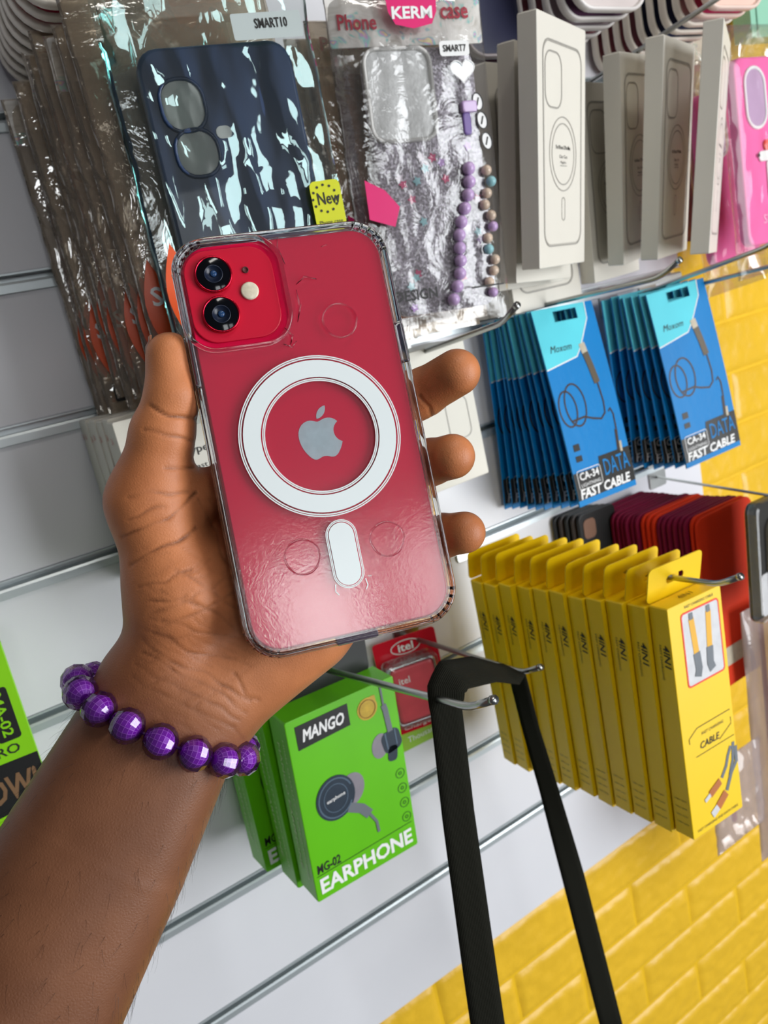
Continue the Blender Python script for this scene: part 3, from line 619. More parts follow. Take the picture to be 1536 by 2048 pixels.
part('yellow_sticker', poly([(x + .0415, y - .0135) for x, y in rr(.017, .024, .003, 4)], .0105), mat('lime_yellow_sticker', (214, 218, 20), .35), o)
part('sticker_lettering', join('p', [text('New', .0425, -.0105, .0108, w=.0125, h=.0062, bold=.01), text('Phone case', .0415, -.0225, .0108, w=.013, h=.002)] + [poly(circ(.0007, 8, .0405 + .0068 * math.cos(a * .524), -.0105 + .0068 * math.sin(a * .524)), .0108) for a in range(12)]), M_blk, o)
part('orange_sticker', poly(leaf(-.045, -.046, .014, .05), .0105), M_oran, o)
o.matrix_world = pose((.1790, -.160, 1.4735), -10.7, 0, 1.2); tag(o, 'navy phone case in a shiny wrinkled clear bag with a New sticker', 'packaged case')

# stack with the glitter case
for k in range(1, 9):
    t = k / 8; o = hidden_pack(k + 3, False); p = lerp((.3310, -.1010, 1.478), (.3200, -.012, 1.476), t)
    part('pink_tag', poly([(-.048, -.02), (-.030, -.03), (-.030, -.045), (-.048, -.045)], .0066), mat('hot_pink_print', (226, 14, 110), .4), o)
    part('header_lettering', text('Phone', -.030, .086, .0012, w=.03, h=.008, bold=.02), mat('crimson_ink', (190, 20, 60), .45, vary=0), o)
    o.matrix_world = pose((p[0] + random.uniform(-.002, .002), p[1], p[2] + random.uniform(-.004, .004)), -8 + 7 * t, 0, 2 + random.uniform(-1, 1))
    tag(o, f'bagged phone case, {ORD[k]} from the front, in the stack behind the glitter case', 'packaged case', 'bagged cases behind the glitter case')
def glitter():
    m = mat('glitter_gel', (200, 196, 200), .3, metal=.1, vary=0, bump=.9, bscale=900)
    nt = m.node_tree; N = nt.nodes; L = nt.links; b = N['Principled BSDF']; tc = N.new('ShaderNodeTexCoord')
    v = N.new('ShaderNodeTexVoronoi'); v.inputs['Scale'].default_value = 700; L.new(tc.outputs['Object'], v.inputs['Vector'])
    r = N.new('ShaderNodeValToRGB'); r.color_ramp.elements[0].position = .35; r.color_ramp.elements[0].color = srgb(140, 134, 140); r.color_ramp.elements[1].position = .95; r.color_ramp.elements[1].color = srgb(236, 232, 238)
    e = r.color_ramp.elements.new(.7); e.color = srgb(190, 182, 194)
    L.new(v.outputs['Color'], r.inputs[0]); L.new(r.outputs[0], b.inputs['Base Color']); return m
o = empty('packaged_phone_case'); M_gl = glitter()
c_ = case_back(.078, .166, M_gl, .008, o); c_.location = (.004, 0, -.011)
cx, cz = -.012, .044
M_clr = mat('milky_clear_plastic', (206, 204, 200), .2, vary=.04)
part('camera_window', poly([(x + cx, y + cz) for x, y in rr(.043, .052, .008, 5)], .0045), mat('bubbled_clear_panel', (236, 236, 234), .35, vary=.12, vscale=260, bump=.7, bscale=500), o)
part('window_rim', ring([(x + cx, y + cz) for x, y in rr(.048, .057, .010, 5)], [(x + cx, y + cz) for x, y in rr(.043, .052, .008, 5)], .003, .0068, bev=.0008, smooth=True), M_clr, o)
M_pk = mat('hot_pink_print', (226, 14, 110), .4)
M_ln = mat('lilac_bead', (200, 168, 214), .15, vary=.1, coat=.5); M_am = mat('amber_clear_bead', (222, 198, 176), .15, vary=.2, coat=.5); M_aq = mat('aqua_charm', (150, 200, 206), .25, vary=.15)
sph = lambda r, cx_, cz_, dd: lathe([(r * math.sin(math.pi * i / 7) + 1e-5, dd + r * (1 - math.cos(math.pi * i / 7))) for i in range(8)], 12, 'front', cx_, cz_, 'bead')
for i in range(11):
    t = i / 10; part('lilac_bead', sph(.0044, .029 - .021 * t + .0018 * math.sin(i), -.004 - .083 * t, .004), M_ln, o)
for i in range(12):
    t = i / 11; part('amber_bead', sph(.0036, .0425 - .004 * t + .003 * math.sin(i * 1.7), -.006 - .080 * t, .004), (M_am, M_aq, M_ln)[i % 3 if i % 2 else 0], o)
for i in range(26):
    u, v_ = random.uniform(-.030, .036), random.uniform(-.090, .012); col_ = [(208, 70, 120), (150, 200, 206), (190, 150, 210), (230, 220, 228)][i % 4]
    part('flower_fleck', poly([(u + r_ * math.cos(a), v_ + r_ * math.sin(a)) for a, r_ in [(math.radians(j * 36), .0034 if j % 2 else .0019) for j in range(10)]], .0044 + .00004 * i), mat('fleck_%d_%d_%d' % col_, col_, .35, vary=.1), o)
hp = [(.0085 * (16 * math.sin(a) ** 3) / 16 + .033, .0075 * (13 * math.cos(a) - 5 * math.cos(2 * a) - 2 * math.cos(3 * a) - math.cos(4 * a)) / 16 + .0565) for a in [2 * math.pi * i / 24 for i in range(24)]]
part('heart_charm', poly(hp, .0066), mat('mirror_silver', (214, 222, 226), .12, metal=.8), o); part('heart_edge', stroke(hp, .0010, .0070, closed=True), M_wht, o)
part('clip', prism(.011, .007, .0015, .0055, .010, .001, 3, cx=.034, cy=.034), M_ln, o); part('clip_tongue', prism(.006, .014, .002, .005, .008, .001, 3, cx=.032, cy=.024), mat('violet_plastic', (120, 96, 160), .3), o)
for i, (cx_, cz_) in enumerate(((.0415, .037), (.0435, .0255), (.0455, .0125))):
    tg = part('oval_tag', poly(rot2(circ(.0036, 20, 0, 0, .0054), 12, cx_, cz_), .0068), M_wht, o); part('tag_edge', stroke(rot2(circ(.0036, 20, 0, 0, .0054), 12, cx_, cz_), .0007, .0070, closed=True), M_blk, tg)
    part('tag_line', stroke([(cx_ - .0008, cz_ - .0025), (cx_ + .0008, cz_ + .0025)], .0009, .0071), M_blk, tg)
part('header_foil', prism(.106, .033, .001, -.0005, .0005, 0, 1, cy=.0905), M_holo, o)
part('pink_header', poly([(-.018, .106), (-.016, .090), (-.012, .083), (0, .0805), (.013, .083), (.017, .090), (.018, .106)], .0105), M_pk, o)
part('header_hole', poly(circ(.008, 20, 0, .1025, .005), .0108), M_blackcard, o)
part('brand_lettering', text('KERM', .0, .0895, .0108, w=.028, h=.0070, bold=.03, shear=.05), M_wht, o)
parts('header_lettering', [text('Phone', -.034, .0880, .0016, w=.026, h=.009, bold=.02), text('case', .034, .092, .0016, w=.02, h=.007, bold=.02)], mat('crimson_ink', (190, 20, 60), .45, vary=0), o)
part('size_sticker', poly([(x + .027, y + .0685) for x, y in rr(.0210, .0090, .002, 3)], .0102), M_wht, o)
part('size_lettering', text('SMART7', .027, .0685, .0105, w=.0165, h=.0042, bold=.02), M_blk, o)
part('bag', bag_mesh(.108, .208, .0075, 33, .0013, 30, 54, 1.0), film('clear_front_bag', haze=.04, bump=.3, bscale=45, rough=.07, base=.04, refl=.75), o)
part('pink_tag', poly([(-.047, -.006), (-.034, -.013), (-.025, -.024), (-.030, -.036), (-.047, -.030)], .0112), M_pk, o)
parts('footer_lettering', [text('DESIGN', -.0215, -.0805, .0118, w=.031, h=.0072, bold=.03), stroke([(.02, -.081), (.045, -.081)], .001, .0118)], M_blk, o)
o.matrix_world = pose((.3335, -.1110, 1.4836), -12.1, 1.0, 3.7); tag(o, 'clear glitter phone case with bead charm in a bag with a pink header', 'packaged case')

# pink case at the right edge, and a second one behind
M_pink = mat('bubblegum_pink_silicone', (246, 112, 178), .4, vary=.03)
for k in range(2):
    o = empty('packaged_phone_case'); case_back(.078, .160, M_pink, .010, o)
    part('camera_opening', poly([(x - .0125, y + .046) for x, y in rr(.026, .047, .0125, 6)], .0055), mat('lilac_liner', (196, 164, 196), .4, vary=.08), o)
    part('opening_rim', ring([(x - .0125, y + .046) for x, y in rr(.032, .053, .0155, 6)], [(x - .0125, y + .046) for x, y in rr(.026, .047, .0125, 6)], .004, .0066, bev=.0007, smooth=True), M_wht, o)
    if k == 0:
        part('white_animal_print', prism(.022, .044, .010, .0050, .0066, .0006, 5, cx=.006, cy=-.025), M_wht, o)
        part('white_animal_muzzle', prism(.016, .009, .004, .0050, .0068, .0006, 4, cx=-.008, cy=-.0035), M_wht, o)
        part('print_nose', poly(circ(.0016, 10, -.0165, -.0025), .0070), M_blk, o)
        part('red_cap_print', prism(.020, .009, .004, .0050, .0072, .0006, 4, cx=.003, cy=.0055), M_red, o)
        part('lettering', text('SKY', -.004, -.0580, .0054, w=.022, h=.008), mat('pale_pink_ink', (255, 196, 226), .4, vary=0), o)
    part('bag', bag_mesh(.104, .215, .0085, 41 + k, .0022), F_bag, o)
    o.matrix_world = pose((.7235 + .022 * k, -.1020 + .055 * k, 1.4640 - .012 * k), 0, 0, -.4 - 2 * k)
    tag(o, ['bubblegum pink phone case with a white animal print, in a bag at the right edge', 'pink phone case in a clear bag, behind the one with the white animal'][k], 'packaged case', 'bagged pink cases')
o = hidden_pack(6, False); o.matrix_world = pose((.770, -.012, 1.500), 0, 0, 1)
tag(o, 'brown phone case in a dull bag, hindmost behind the pink cases', 'packaged case')
# long clear packs below the maroon covers
for k in range(3):
    o = empty('clear_pack'); part('bag', bag_mesh(.080, .29 if k < 2 else .1, .006, 51 + k, .002), film('milky_clear_bag', tint=(.9, .86, .85), haze=.45, hazecol=(206, 190, 186), bump=.25, bscale=18, base=.03, refl=.45), o)
    part('red_strip', prism(.006, .26 if k < 2 else .05, .002, -.001, .001, 0, 2, cx=-.010), mat('dark_red_strip', (150, 26, 40), .4), o)
    o.matrix_world = pose([(.6500, -.1120, .900), (.6780, -.1500, .880), (.5800, -.1130, .855)][k], 0, 0, 1)
    tag(o, ['long milky clear pack with a red strip hanging right of the yellow boxes', 'long milky clear pack at the right edge, nearest the camera', 'short clear pack peeking out below the front yellow box'][k], 'pack', 'milky clear packs')

# ------------------------------------------------------------------ rows of bare cases along the top, mint box
def top_case(col_, rim):
    o = empty('phone_case'); part('back', prism(.074, .150, .016, -.0010, .0010, .0005, 6), mat('topcase_%d_%d_%d' % col_, col_, .35, vary=.05), o)
    part('rim', ring(rr(.079, .155, .0185, 6), rr(.0735, .1495, .016, 6), -.0035, .0035, bev=.0010, name='rim', smooth=True), mat('rim_%d_%d_%d' % rim, rim, .25, vary=.03), o); return o
cream = (240, 230, 216); rose = (176, 108, 120); navy = (54, 60, 92); plum = (104, 66, 96); peach = (238, 200, 184); grey = (196, 188, 182)
stacks = [('in the clear row at the top left corner', (.1430, -.118, 1.6545), (.1470, -.018, 1.6520), [(200, 190, 184), (214, 60, 90), (214, 190, 186), (206, 196, 186), (196, 190, 180), (188, 182, 172), (180, 176, 170), (176, 168, 164), (120, 84, 120)], [cream] * 9),
          ('in the row above the fully shown white box', (.5350, -.110, 1.6560), (.5310, -.015, 1.6480), [(216, 204, 200), plum, (190, 170, 176), rose, rose, plum, rose, plum], [(236, 230, 226)] * 8),
          ('in the row at the top right above the wire hook', (.6580, -.128, 1.6500), (.6650, -.010, 1.6420), [peach, (224, 60, 110), (214, 196, 186), navy, navy, navy, rose, rose, rose, rose], [(240, 214, 200)] * 2 + [cream] * 8),
          ('in the dark row above the half hidden white box', (.4730, -.055, 1.6450), (.4730, -.010, 1.6420), [(40, 42, 66), (84, 44, 66), navy, plum], [(150, 140, 140)] * 4)]
for lab, a, b_, cols, rims in stacks:
    n = len(cols)
    for k in range(n):
        o = top_case(cols[k], rims[k]); o.matrix_world = pose(lerp(a, b_, k / (n - 1)), 0, 0, random.uniform(-1, 1))
        tag(o, f'rimmed case, {ORD[k]} {"" if k == 0 else "from front "}{lab}', 'phone case', 'bare phone cases ' + lab)
o = empty('accessory_box'); part('body', prism(.075, .14, .001, -.01, .01, .0006, 1), mat('mint_card', (150, 206, 178), .4), o); part('fold_line', prism(.002, .14, .0004, .0100, .0106, 0, 1, cx=-.028), mat('dark_mint', (96, 140, 118), .4), o)
o.matrix_world = pose((.8560, -.03, 1.6530), 0, 0, -1); tag(o, 'mint green box in the top right corner', 'box')

# ------------------------------------------------------------------ the phone and its clear case
PR = np.array([[0.95897145, -0.19764308, 0.20325101], [-0.18786887, -0.9799399, -0.06650626], [0.21231828, 0.02559306, -0.97686537]])
PT = np.array([-0.02445041, -0.02915803, 0.28426205])           # phone pose in camera axes; local z points out of its back
_m = np.eye(4); _m[:3, :3] = RW @ PR; _m[:3, 3] = w_of(PT); PHONE = Matrix(_m.tolist())
M_prod = mat('red_phone_glass', (226, 14, 68), .22, spec=.3, vary=.0, coat=.1)
M_redal = mat('red_anodised_frame', (190, 10, 44), .3, metal=.6, vary=.02)
M_glassblk = mat('black_lens_glass', (8, 9, 14), .08, vary=0, spec=.35)
M_logo = mat('polished_logo', (196, 218, 226), .3, metal=.1, vary=.10, vscale=350)
ph = empty('smartphone', mw=PHONE); tag(ph, 'red smartphone held in the hand, back and twin cameras showing', 'smartphone')
part('frame', prism(.0757, .1509, .0112, -.0101, -.0022, .0016, 8, plane='flat', smooth=True), M_redal, ph)
part('back_glass', prism(.0742, .1494, .0104, -.0030, -.0018, .0004, 8, plane='flat', smooth=True), M_prod, ph)
bx, by = -.0205, .0558
bump = part('camera_plate', prism(.0325, .0345, .0088, -.0019, -.0009, .0004, 8, plane='flat', cx=bx, cy=by, smooth=True), mat('red_camera_plate', (206, 6, 48), .38, vary=.0), ph)
for lx, ly in ((-.0262, .0636), (-.0262, .0486)):
    ln = part('camera_lens', lathe([(.0069, -.0010), (.0069, .0002), (.0066, .0006), (.0062, .0006), (.0061, .0002)], 40, 'flat', lx, ly), mat('red_lens_ring', (196, 20, 50), .22, metal=.8, vary=0), ph)
    part('lens_glass', lathe([(.0062, -.0002), (.0062, .0003), (.0060, .0004)], 40, 'flat', lx, ly), M_glassblk, ln)
    part('inner_barrel', lathe([(.0034, .00045), (.0034, .00055), (.0030, .00055), (.0030, .00050), (.0001, .00048)], 32, 'flat', lx, ly), mat('dark_blue_barrel', (24, 32, 50), .3, vary=0), ln)
    part('lens_glint', lathe([(.0013, .0006), (.0010, .0009), (.0002, .0010)], 16, 'flat', lx, ly), mat('blue_coating', (40, 70, 110), .15, vary=0), ln)
part('flash', lathe([(.0033, -.0010), (.0033, -.0002), (.0028, .0000), (.0001, .0001)], 24, 'flat', -.0143, .0560), mat('cream_flash', (232, 222, 196), .25, vary=.12, vscale=900), ph)
part('microphone', lathe([(.0012, -.0010), (.0012, -.0004), (.0009, -.0004), (.0008, -.0007)], 16, 'flat', -.0144, .0640), mat('mic_mesh', (92, 40, 40), .6, vary=.2, vscale=2000), ph)
def bez(start, segs, n=8):
    P = [start]; p = start
    for s in segs:
        c1, c2, e = [(p[0] + s[i], p[1] + s[i + 1]) for i in (0, 2, 4)]
        for i in range(1, n + 1):
            t = i / n; a = (1 - t) ** 3; b_ = 3 * t * (1 - t) ** 2; c_ = 3 * t * t * (1 - t); d_ = t ** 3
            P.append((a * p[0] + b_ * c1[0] + c_ * c2[0] + d_ * e[0], a * p[1] + b_ * c1[1] + c_ * c2[1] + d_ * e[1]))
        p = e
    return P[:-1]
body = bez((12.152, 6.896), [(-.948, 0, -2.415, -1.078, -3.96, -1.04), (-2.04, .027, -3.91, 1.183, -4.961, 3.014), (-2.117, 3.675, -.546, 9.103, 1.519, 12.09), (1.013, 1.454, 2.208, 3.09, 3.792, 3.039), (1.52, -.065, 2.09, -.987, 3.935, -.987), (1.831, 0, 2.35, .987, 3.96, .948), (1.637, -.026, 2.676, -1.48, 3.676, -2.948), (1.156, -1.688, 1.636, -3.325, 1.662, -3.415), (-.039, -.013, -3.182, -1.221, -3.22, -4.857), (-.026, -3.04, 2.48, -4.494, 2.597, -4.559), (-1.429, -2.09, -3.623, -2.324, -4.39, -2.376), (-2, -.156, -3.675, 1.09, -4.61, 1.09)])
lf = bez((15.53, 3.83), [(.843, -1.012, 1.4, -2.427, 1.245, -3.83), (-1.207, .052, -2.662, .805, -3.532, 1.818), (-.78, .896, -1.454, 2.338, -1.273, 3.714), (1.338, .104, 2.715, -.688, 3.559, -1.701)])
LS = .0195 / 24
conv = lambda P: [((x - 12.0) * LS + .0009, (12 - y) * LS + .0003) for x, y in P][::-1]
part('logo', join('logo', [poly(conv(body), -.00168, 'flat'), poly(conv(lf), -.00168, 'flat')]), M_logo, ph)

cs = empty('clear_phone_case', mw=PHONE); tag(cs, 'clear plastic magnetic phone case with a white ring, on the red smartphone', 'phone case')
M_rimglass = mat('clear_case_rim', (246, 246, 250), .05, vary=0, trans=1.0, ior=1.46)
F_back = film('clear_case_back', tint=(.985, .985, .985), haze=.045, hazecol=(236, 214, 220), bump=.02, bscale=500, rough=.13, base=.03, refl=.45)
Po = rr(.0812, .1562, .0140, 10); Pi = rr(.0758, .1510, .0114, 10)
part('bumper', ring(Po, Pi, -.0113, .0004, 'flat', bev=.0016, name='bumper', smooth=True), M_rimglass, cs)
# back plate with the camera opening: two loops bridged
cut = [(x + bx, y + by) for x, y in rr(.0385, .0400, .0110, 10)]; outer = rr(.0762, .1514, .0116, 10)
bmx = bmesh.new(); es = []
for L_ in (outer, cut):
    vs = [bmx.verts.new((x, y, 0)) for x, y in L_]; es += [bmx.edges.new((vs[i], vs[(i + 1) % len(vs)])) for i in range(len(vs))]
bmesh.ops.triangle_fill(bmx, edges=es, use_beauty=True); bp_ = bpy.data.meshes.new('back_plate'); bmx.to_mesh(bp_); bmx.free()
for v_ in bp_.vertices: v_.co.z = -.0002
_o = part('back_plate', bp_, F_back, cs)
part('camera_rim', ring([(x + bx, y + by) for x, y in rr(.0405, .0420, .0120, 10)], [(x + bx, y + by) for x, y in rr(.0372, .0388, .0104, 10)], -.0010, .0012, 'flat', bev=.0005, name='camera_rim', smooth=True), M_rimglass, cs)
M_ring = mat('white_magnet_print', (240, 248, 248), .25, vary=.015)
rcx, rcy = .0010, -.0012
C_ = lambda r, n=72: circ(r, n, rcx, rcy)
part('magnet_ring', ring(C_(.0284), C_(.0220), .0000, .0003, 'flat', name='magnet_ring'), M_ring, cs)
part('ring_outline', join('ring_outline', [ring(C_(r + .00022), C_(r - .00022), .0000, .0003, 'flat') for r in (.0292, .0299, .0213, .0207)]), M_ring, cs)
st_ = lambda w_, h_: [(x + .0011, y - .0456) for x, y in rr(w_, h_, w_ / 2 - 1e-5, 10)]
part('magnet_bar', poly(st_(.0094, .0232), .0003, 'flat'), M_ring, cs)
part('bar_outline', join('bar_outline', [stroke(st_(.0104, .0242), .00035, .0003, 'flat', closed=True), stroke(st_(.0114, .0252), .00035, .0003, 'flat', closed=True), stroke([(-.0046, -.0560), (-.0050, -.0585), (-.0040, -.0600)], .0004, .0003, 'flat'), stroke([(.0068, -.0560), (.0072, -.0585), (.0063, -.0600)], .0004, .0003, 'flat')]), M_ring, cs)
part('trademark_lettering', text('TM', .0084, -.0555, .0003, w=.0014, plane='flat'), M_ring, cs)
for sx_, sy_ in ((.0166, .0404), (-.0144, -.0437), (.0179, -.0434)):
    part('suction_mark', tube([(sx_ + .0064 * math.cos(a) * (1 + .03 * math.sin(3 * a)), sy_ + .0064 * math.sin(a), .0001) for a in [2 * math.pi * i / 28 for i in range(28)]], .00028, 6, closed=True, radii=[.00018 + .0002 * abs(math.sin(i * .4 + sx_ * 90)) for i in range(28)]), M_rimglass, cs)
rnd = random.Random(5)
for sp in ([(-.0005, .0745), (-.0012, .0700), (.0004, .0640)], [(.0030, .0560), (.0065, .0585), (.0110, .0570)], [(.0008, .0420), (.0030, .0480), (.0026, .0540)], [(-.0060, .0345), (-.0030, .0330), (-.0010, .0350)], [(.0150, .0690), (.0175, .0696)], [(-.0045, .0405), (-.0020, .0372), (-.0035, .0340)]):
    part('trapped_bubble', tube([(x, y, .0001) for x, y in sp], .0003, 6, radii=[.0001 + .0003 * (0 < i < len(sp) - 1) for i in range(len(sp))]), M_rimglass, cs)
for s in (-1, 1):                                                     # buttons and port features moulded in the bumper
    part('button_cover', prism(.0030, .020 if s < 0 else .016, .0012, -.0090, -.0040, .0006, 4, plane='flat', cx=s * .0403, cy=.030 if s > 0 else .034, smooth=True), M_rimglass, cs)
part('port_opening', prism(.0160, .0022, .0010, -.0085, -.0030, .0004, 4, plane='flat', cy=-.0775), mat('smoky_port', (96, 86, 104), .25, vary=0), cs)
for cxs, cys in ((-1, -1), (1, -1), (-1, 1), (1, 1)):                 # ribbed air-cushion corners
    for i in range(6):
        a = math.radians(12 + i * 13); x = cxs * (.0266 + .0140 * math.cos(a)); y = cys * (.0641 + .0140 * math.sin(a))
        part('cushion_rib', tube([(x * .988, y * .994, -.0020), (x * 1.002, y * 1.001, -.0060), (x * .988, y * .994, -.0100)], .0006, 6, 'cushion_rib'), M_rimglass, cs)

# ------------------------------------------------------------------ the hand: one continuous surface grown from bones
def K(px, py, dep): return np.array([(px - CX) / F * dep, (py - CY) / F * dep, dep], np.float32)
def cone(P, a, ra, b, rb):
    ab = b - a; t = np.clip(((P - a) @ ab) / (ab @ ab), 0, 1); q = P - a - t[:, None] * ab
    return np.sqrt((q * q).sum(1)) - (ra + (rb - ra) * t)
def smin(a, b, k):
    h = np.clip(.5 + .5 * (b - a) / k, 0, 1); return b + (a - b) * h - k * h * (1 - h)
e1 = np.array([.89, .46, 0], np.float32)
def arm_sec(px, py, dep, hw, th): c = K(px, py, dep); o_ = e1 * (hw - th); return (c - o_, c + o_, th)
ARM = [arm_sec(336, 1400, .2975, .0290, .0195), arm_sec(318, 1462, .2945, .0305, .0195), arm_sec(194, 1701, .2850, .0345, .0245), arm_sec(40, 1990, .2720, .0375, .0290), arm_sec(-90, 2240, .2620, .0400, .0320)]
PALM = [(K(345, 1325, .2960), .0175, K(362, 1190, .2945), .0190), (K(362, 1190, .2945), .0190, K(300, 1003, .2885), .0150),
        (K(325, 1010, .2935), .0100, K(560, 940, .3120), .0085),
        (K(385, 1380, .3040), .0175, K(610, 905, .3180), .0120), (K(400, 1385, .3050), .0175, K(665, 1000, .3195), .0125),
        (K(420, 1390, .3050), .0170, K(685, 1110, .3190), .0125), (K(440, 1385, .3040), .0170, K(690, 1205, .3165), .0125),
        (K(452, 1378, .3025), .0165, K(618, 1262, .3080), .0160), (K(420, 1180, .3050), .0170, K(520, 1080, .3130), .0140)]
THUMB = [(K(300, 1003, .2885), .0146, K(325, 868, .2845), .0114), (K(325, 868, .2845), .0114, K(346, 792, .2830), .0098), (K(346, 792, .2830), .0098, K(341, 714, .2840), .0090)]
FING = [[(610, 905, .3180, .0118), (760, 838, .3230, .0102), (845, 786, .3140, .0096), (914, 745, .3010, .0092)],
        [(665, 1000, .3195, .0118), (800, 955, .3260, .0102), (862, 924, .3150, .0092), (905, 913, .3015, .0089)],
        [(685, 1110, .3190, .0115), (815, 1092, .3240, .0098), (882, 1072, .3130, .0088), (929, 1065, .3015, .0083)],
        [(690, 1205, .3165, .0110), (790, 1195, .3220, .0092), (838, 1178, .3200, .0082), (862, 1170, .3150, .0076)]]
def hand_sdf(P):
    d = None
    for i in range(len(ARM) - 1):
        (a0, a1, ta), (b0, b1, tb) = ARM[i], ARM[i + 1]
        s = smin(cone(P, a0, ta, b0, tb), cone(P, a1, ta, b1, tb), .014); d = s if d is None else np.minimum(d, s)
    pl = None
    for a, ra, b, rb in PALM:
        s = cone(P, a, ra, b, rb); pl = s if pl is None else smin(pl, s, .010)
    d = smin(d, pl, .012)
    th = None
    for a, ra, b, rb in THUMB: s = cone(P, a, ra, b, rb); th = s if th is None else smin(th, s, .003)
    d = smin(d, th, .008)
    fg = None
    for ch in FING:
        one = None
        for i in range(3):
            a, b = ch[i], ch[i + 1]; s = cone(P, K(*a[:3]), a[3], K(*b[:3]), b[3]); one = s if one is None else smin(one, s, .003)
        fg = one if fg is None else np.minimum(fg, one)
    d = smin(d, fg, .005)
    # rest snugly against the case: cut the volume of the cased phone away
    L = (P - PT.astype(np.float32)) @ PR.astype(np.float32)
    q = np.abs(L - np.array([0, 0, -.0055], np.float32)) - np.array([.0409 - .013, .0784 - .013, .0062], np.float32)
    pc = np.sqrt(np.maximum(q[:, 0], 0) ** 2 + np.maximum(q[:, 1], 0) ** 2) + np.minimum(np.maximum(q[:, 0], q[:, 1]), 0) - .013
    bxd = np.maximum(pc, q[:, 2])
    return np.maximum(d, -bxd)
lo = np.array([-.172, -.078, .222], np.float32); S3, NN = .0032, (69, 97, 40)
ax = [lo[i] + S3 * np.arange(NN[i], dtype=np.float32) for i in range(3)]
G = np.stack(np.meshgrid(*ax, indexing='ij'), -1).reshape(-1, 3); cd = hand_sdf(G).reshape(NN)
SUB = 4; S1 = S3 / SUB; V3 = cd
for a_ in range(3): V3 = np.repeat(V3, SUB, axis=a_)
fine = [lo[i] - S1 * 1.5 + S1 * np.arange(NN[i] * SUB, dtype=np.float32) for i in range(3)]
idx = np.argwhere(np.abs(V3) < .0050)
Pf = np.stack([fine[i][idx[:, i]] for i in range(3)], -1); V3[idx[:, 0], idx[:, 1], idx[:, 2]] = hand_sdf(Pf)
ins = V3 < 0; n0, n1, n2 = V3.shape
cnt = np.zeros((n0 - 1, n1 - 1, n2 - 1), np.int8); corners = [(i, j, k) for i in (0, 1) for j in (0, 1) for k in (0, 1)]
for i, j, k in corners: cnt += ins[i:n0 - 1 + i, j:n1 - 1 + j, k:n2 - 1 + k]
cells = np.argwhere((cnt > 0) & (cnt < 8)); vid = -np.ones(cnt.shape, np.int64); vid[cells[:, 0], cells[:, 1], cells[:, 2]] = np.arange(len(cells))
acc = np.zeros((len(cells), 3)); num = np.zeros(len(cells))
for a_ in corners:
    for ax_ in range(3):
        if a_[ax_]: continue
        b_ = list(a_); b_[ax_] = 1
        va = V3[cells[:, 0] + a_[0], cells[:, 1] + a_[1], cells[:, 2] + a_[2]]; vb = V3[cells[:, 0] + b_[0], cells[:, 1] + b_[1], cells[:, 2] + b_[2]]
        m_ = (va < 0) != (vb < 0); t = np.where(m_, va / np.where(m_, va - vb, 1), 0)
        p = np.array(a_, float)[None] + t[:, None] * (np.array(b_) - np.array(a_))[None]; acc[m_] += p[m_]; num[m_] += 1
HV = (cells + acc / num[:, None]) * S1 + (lo - S1 * 1.5)
faces = []
for ax_ in range(3):
    sl0 = [slice(None)] * 3; sl1 = [slice(None)] * 3; sl0[ax_] = slice(0, -1); sl1[ax_] = slice(1, None)
    e = np.argwhere(ins[tuple(sl0)] != ins[tuple(sl1)]); u, v_ = (ax_ + 1) % 3, (ax_ + 2) % 3
    ok = (e[:, u] > 0) & (e[:, v_] > 0) & (e[:, u] < V3.shape[u] - 1) & (e[:, v_] < V3.shape[v_] - 1); e = e[ok]
    def gid(du, dv):
        q = e.copy(); q[:, u] += du; q[:, v_] += dv; return vid[q[:, 0], q[:, 1], q[:, 2]]
    Q = np.stack([gid(-1, -1), gid(0, -1), gid(0, 0), gid(-1, 0)], 1); fl = ~ins[e[:, 0], e[:, 1], e[:, 2]]
    Q[fl] = Q[fl][:, ::-1]; faces.append(Q)
faces = np.concatenate(faces); faces = faces[(faces >= 0).all(1)]
lab_ = np.arange(len(HV))
for _ in range(600):
    old = lab_.copy(); mn = lab_[faces].min(1)
    for i in range(4): np.minimum.at(lab_, faces[:, i], mn)
    lab_ = lab_[lab_]
    if (lab_ == old).all(): break
big = np.bincount(lab_).argmax(); keep = lab_ == big; remap = np.cumsum(keep) - 1
faces = remap[faces[keep[faces[:, 0]]]]; HV = HV[keep]
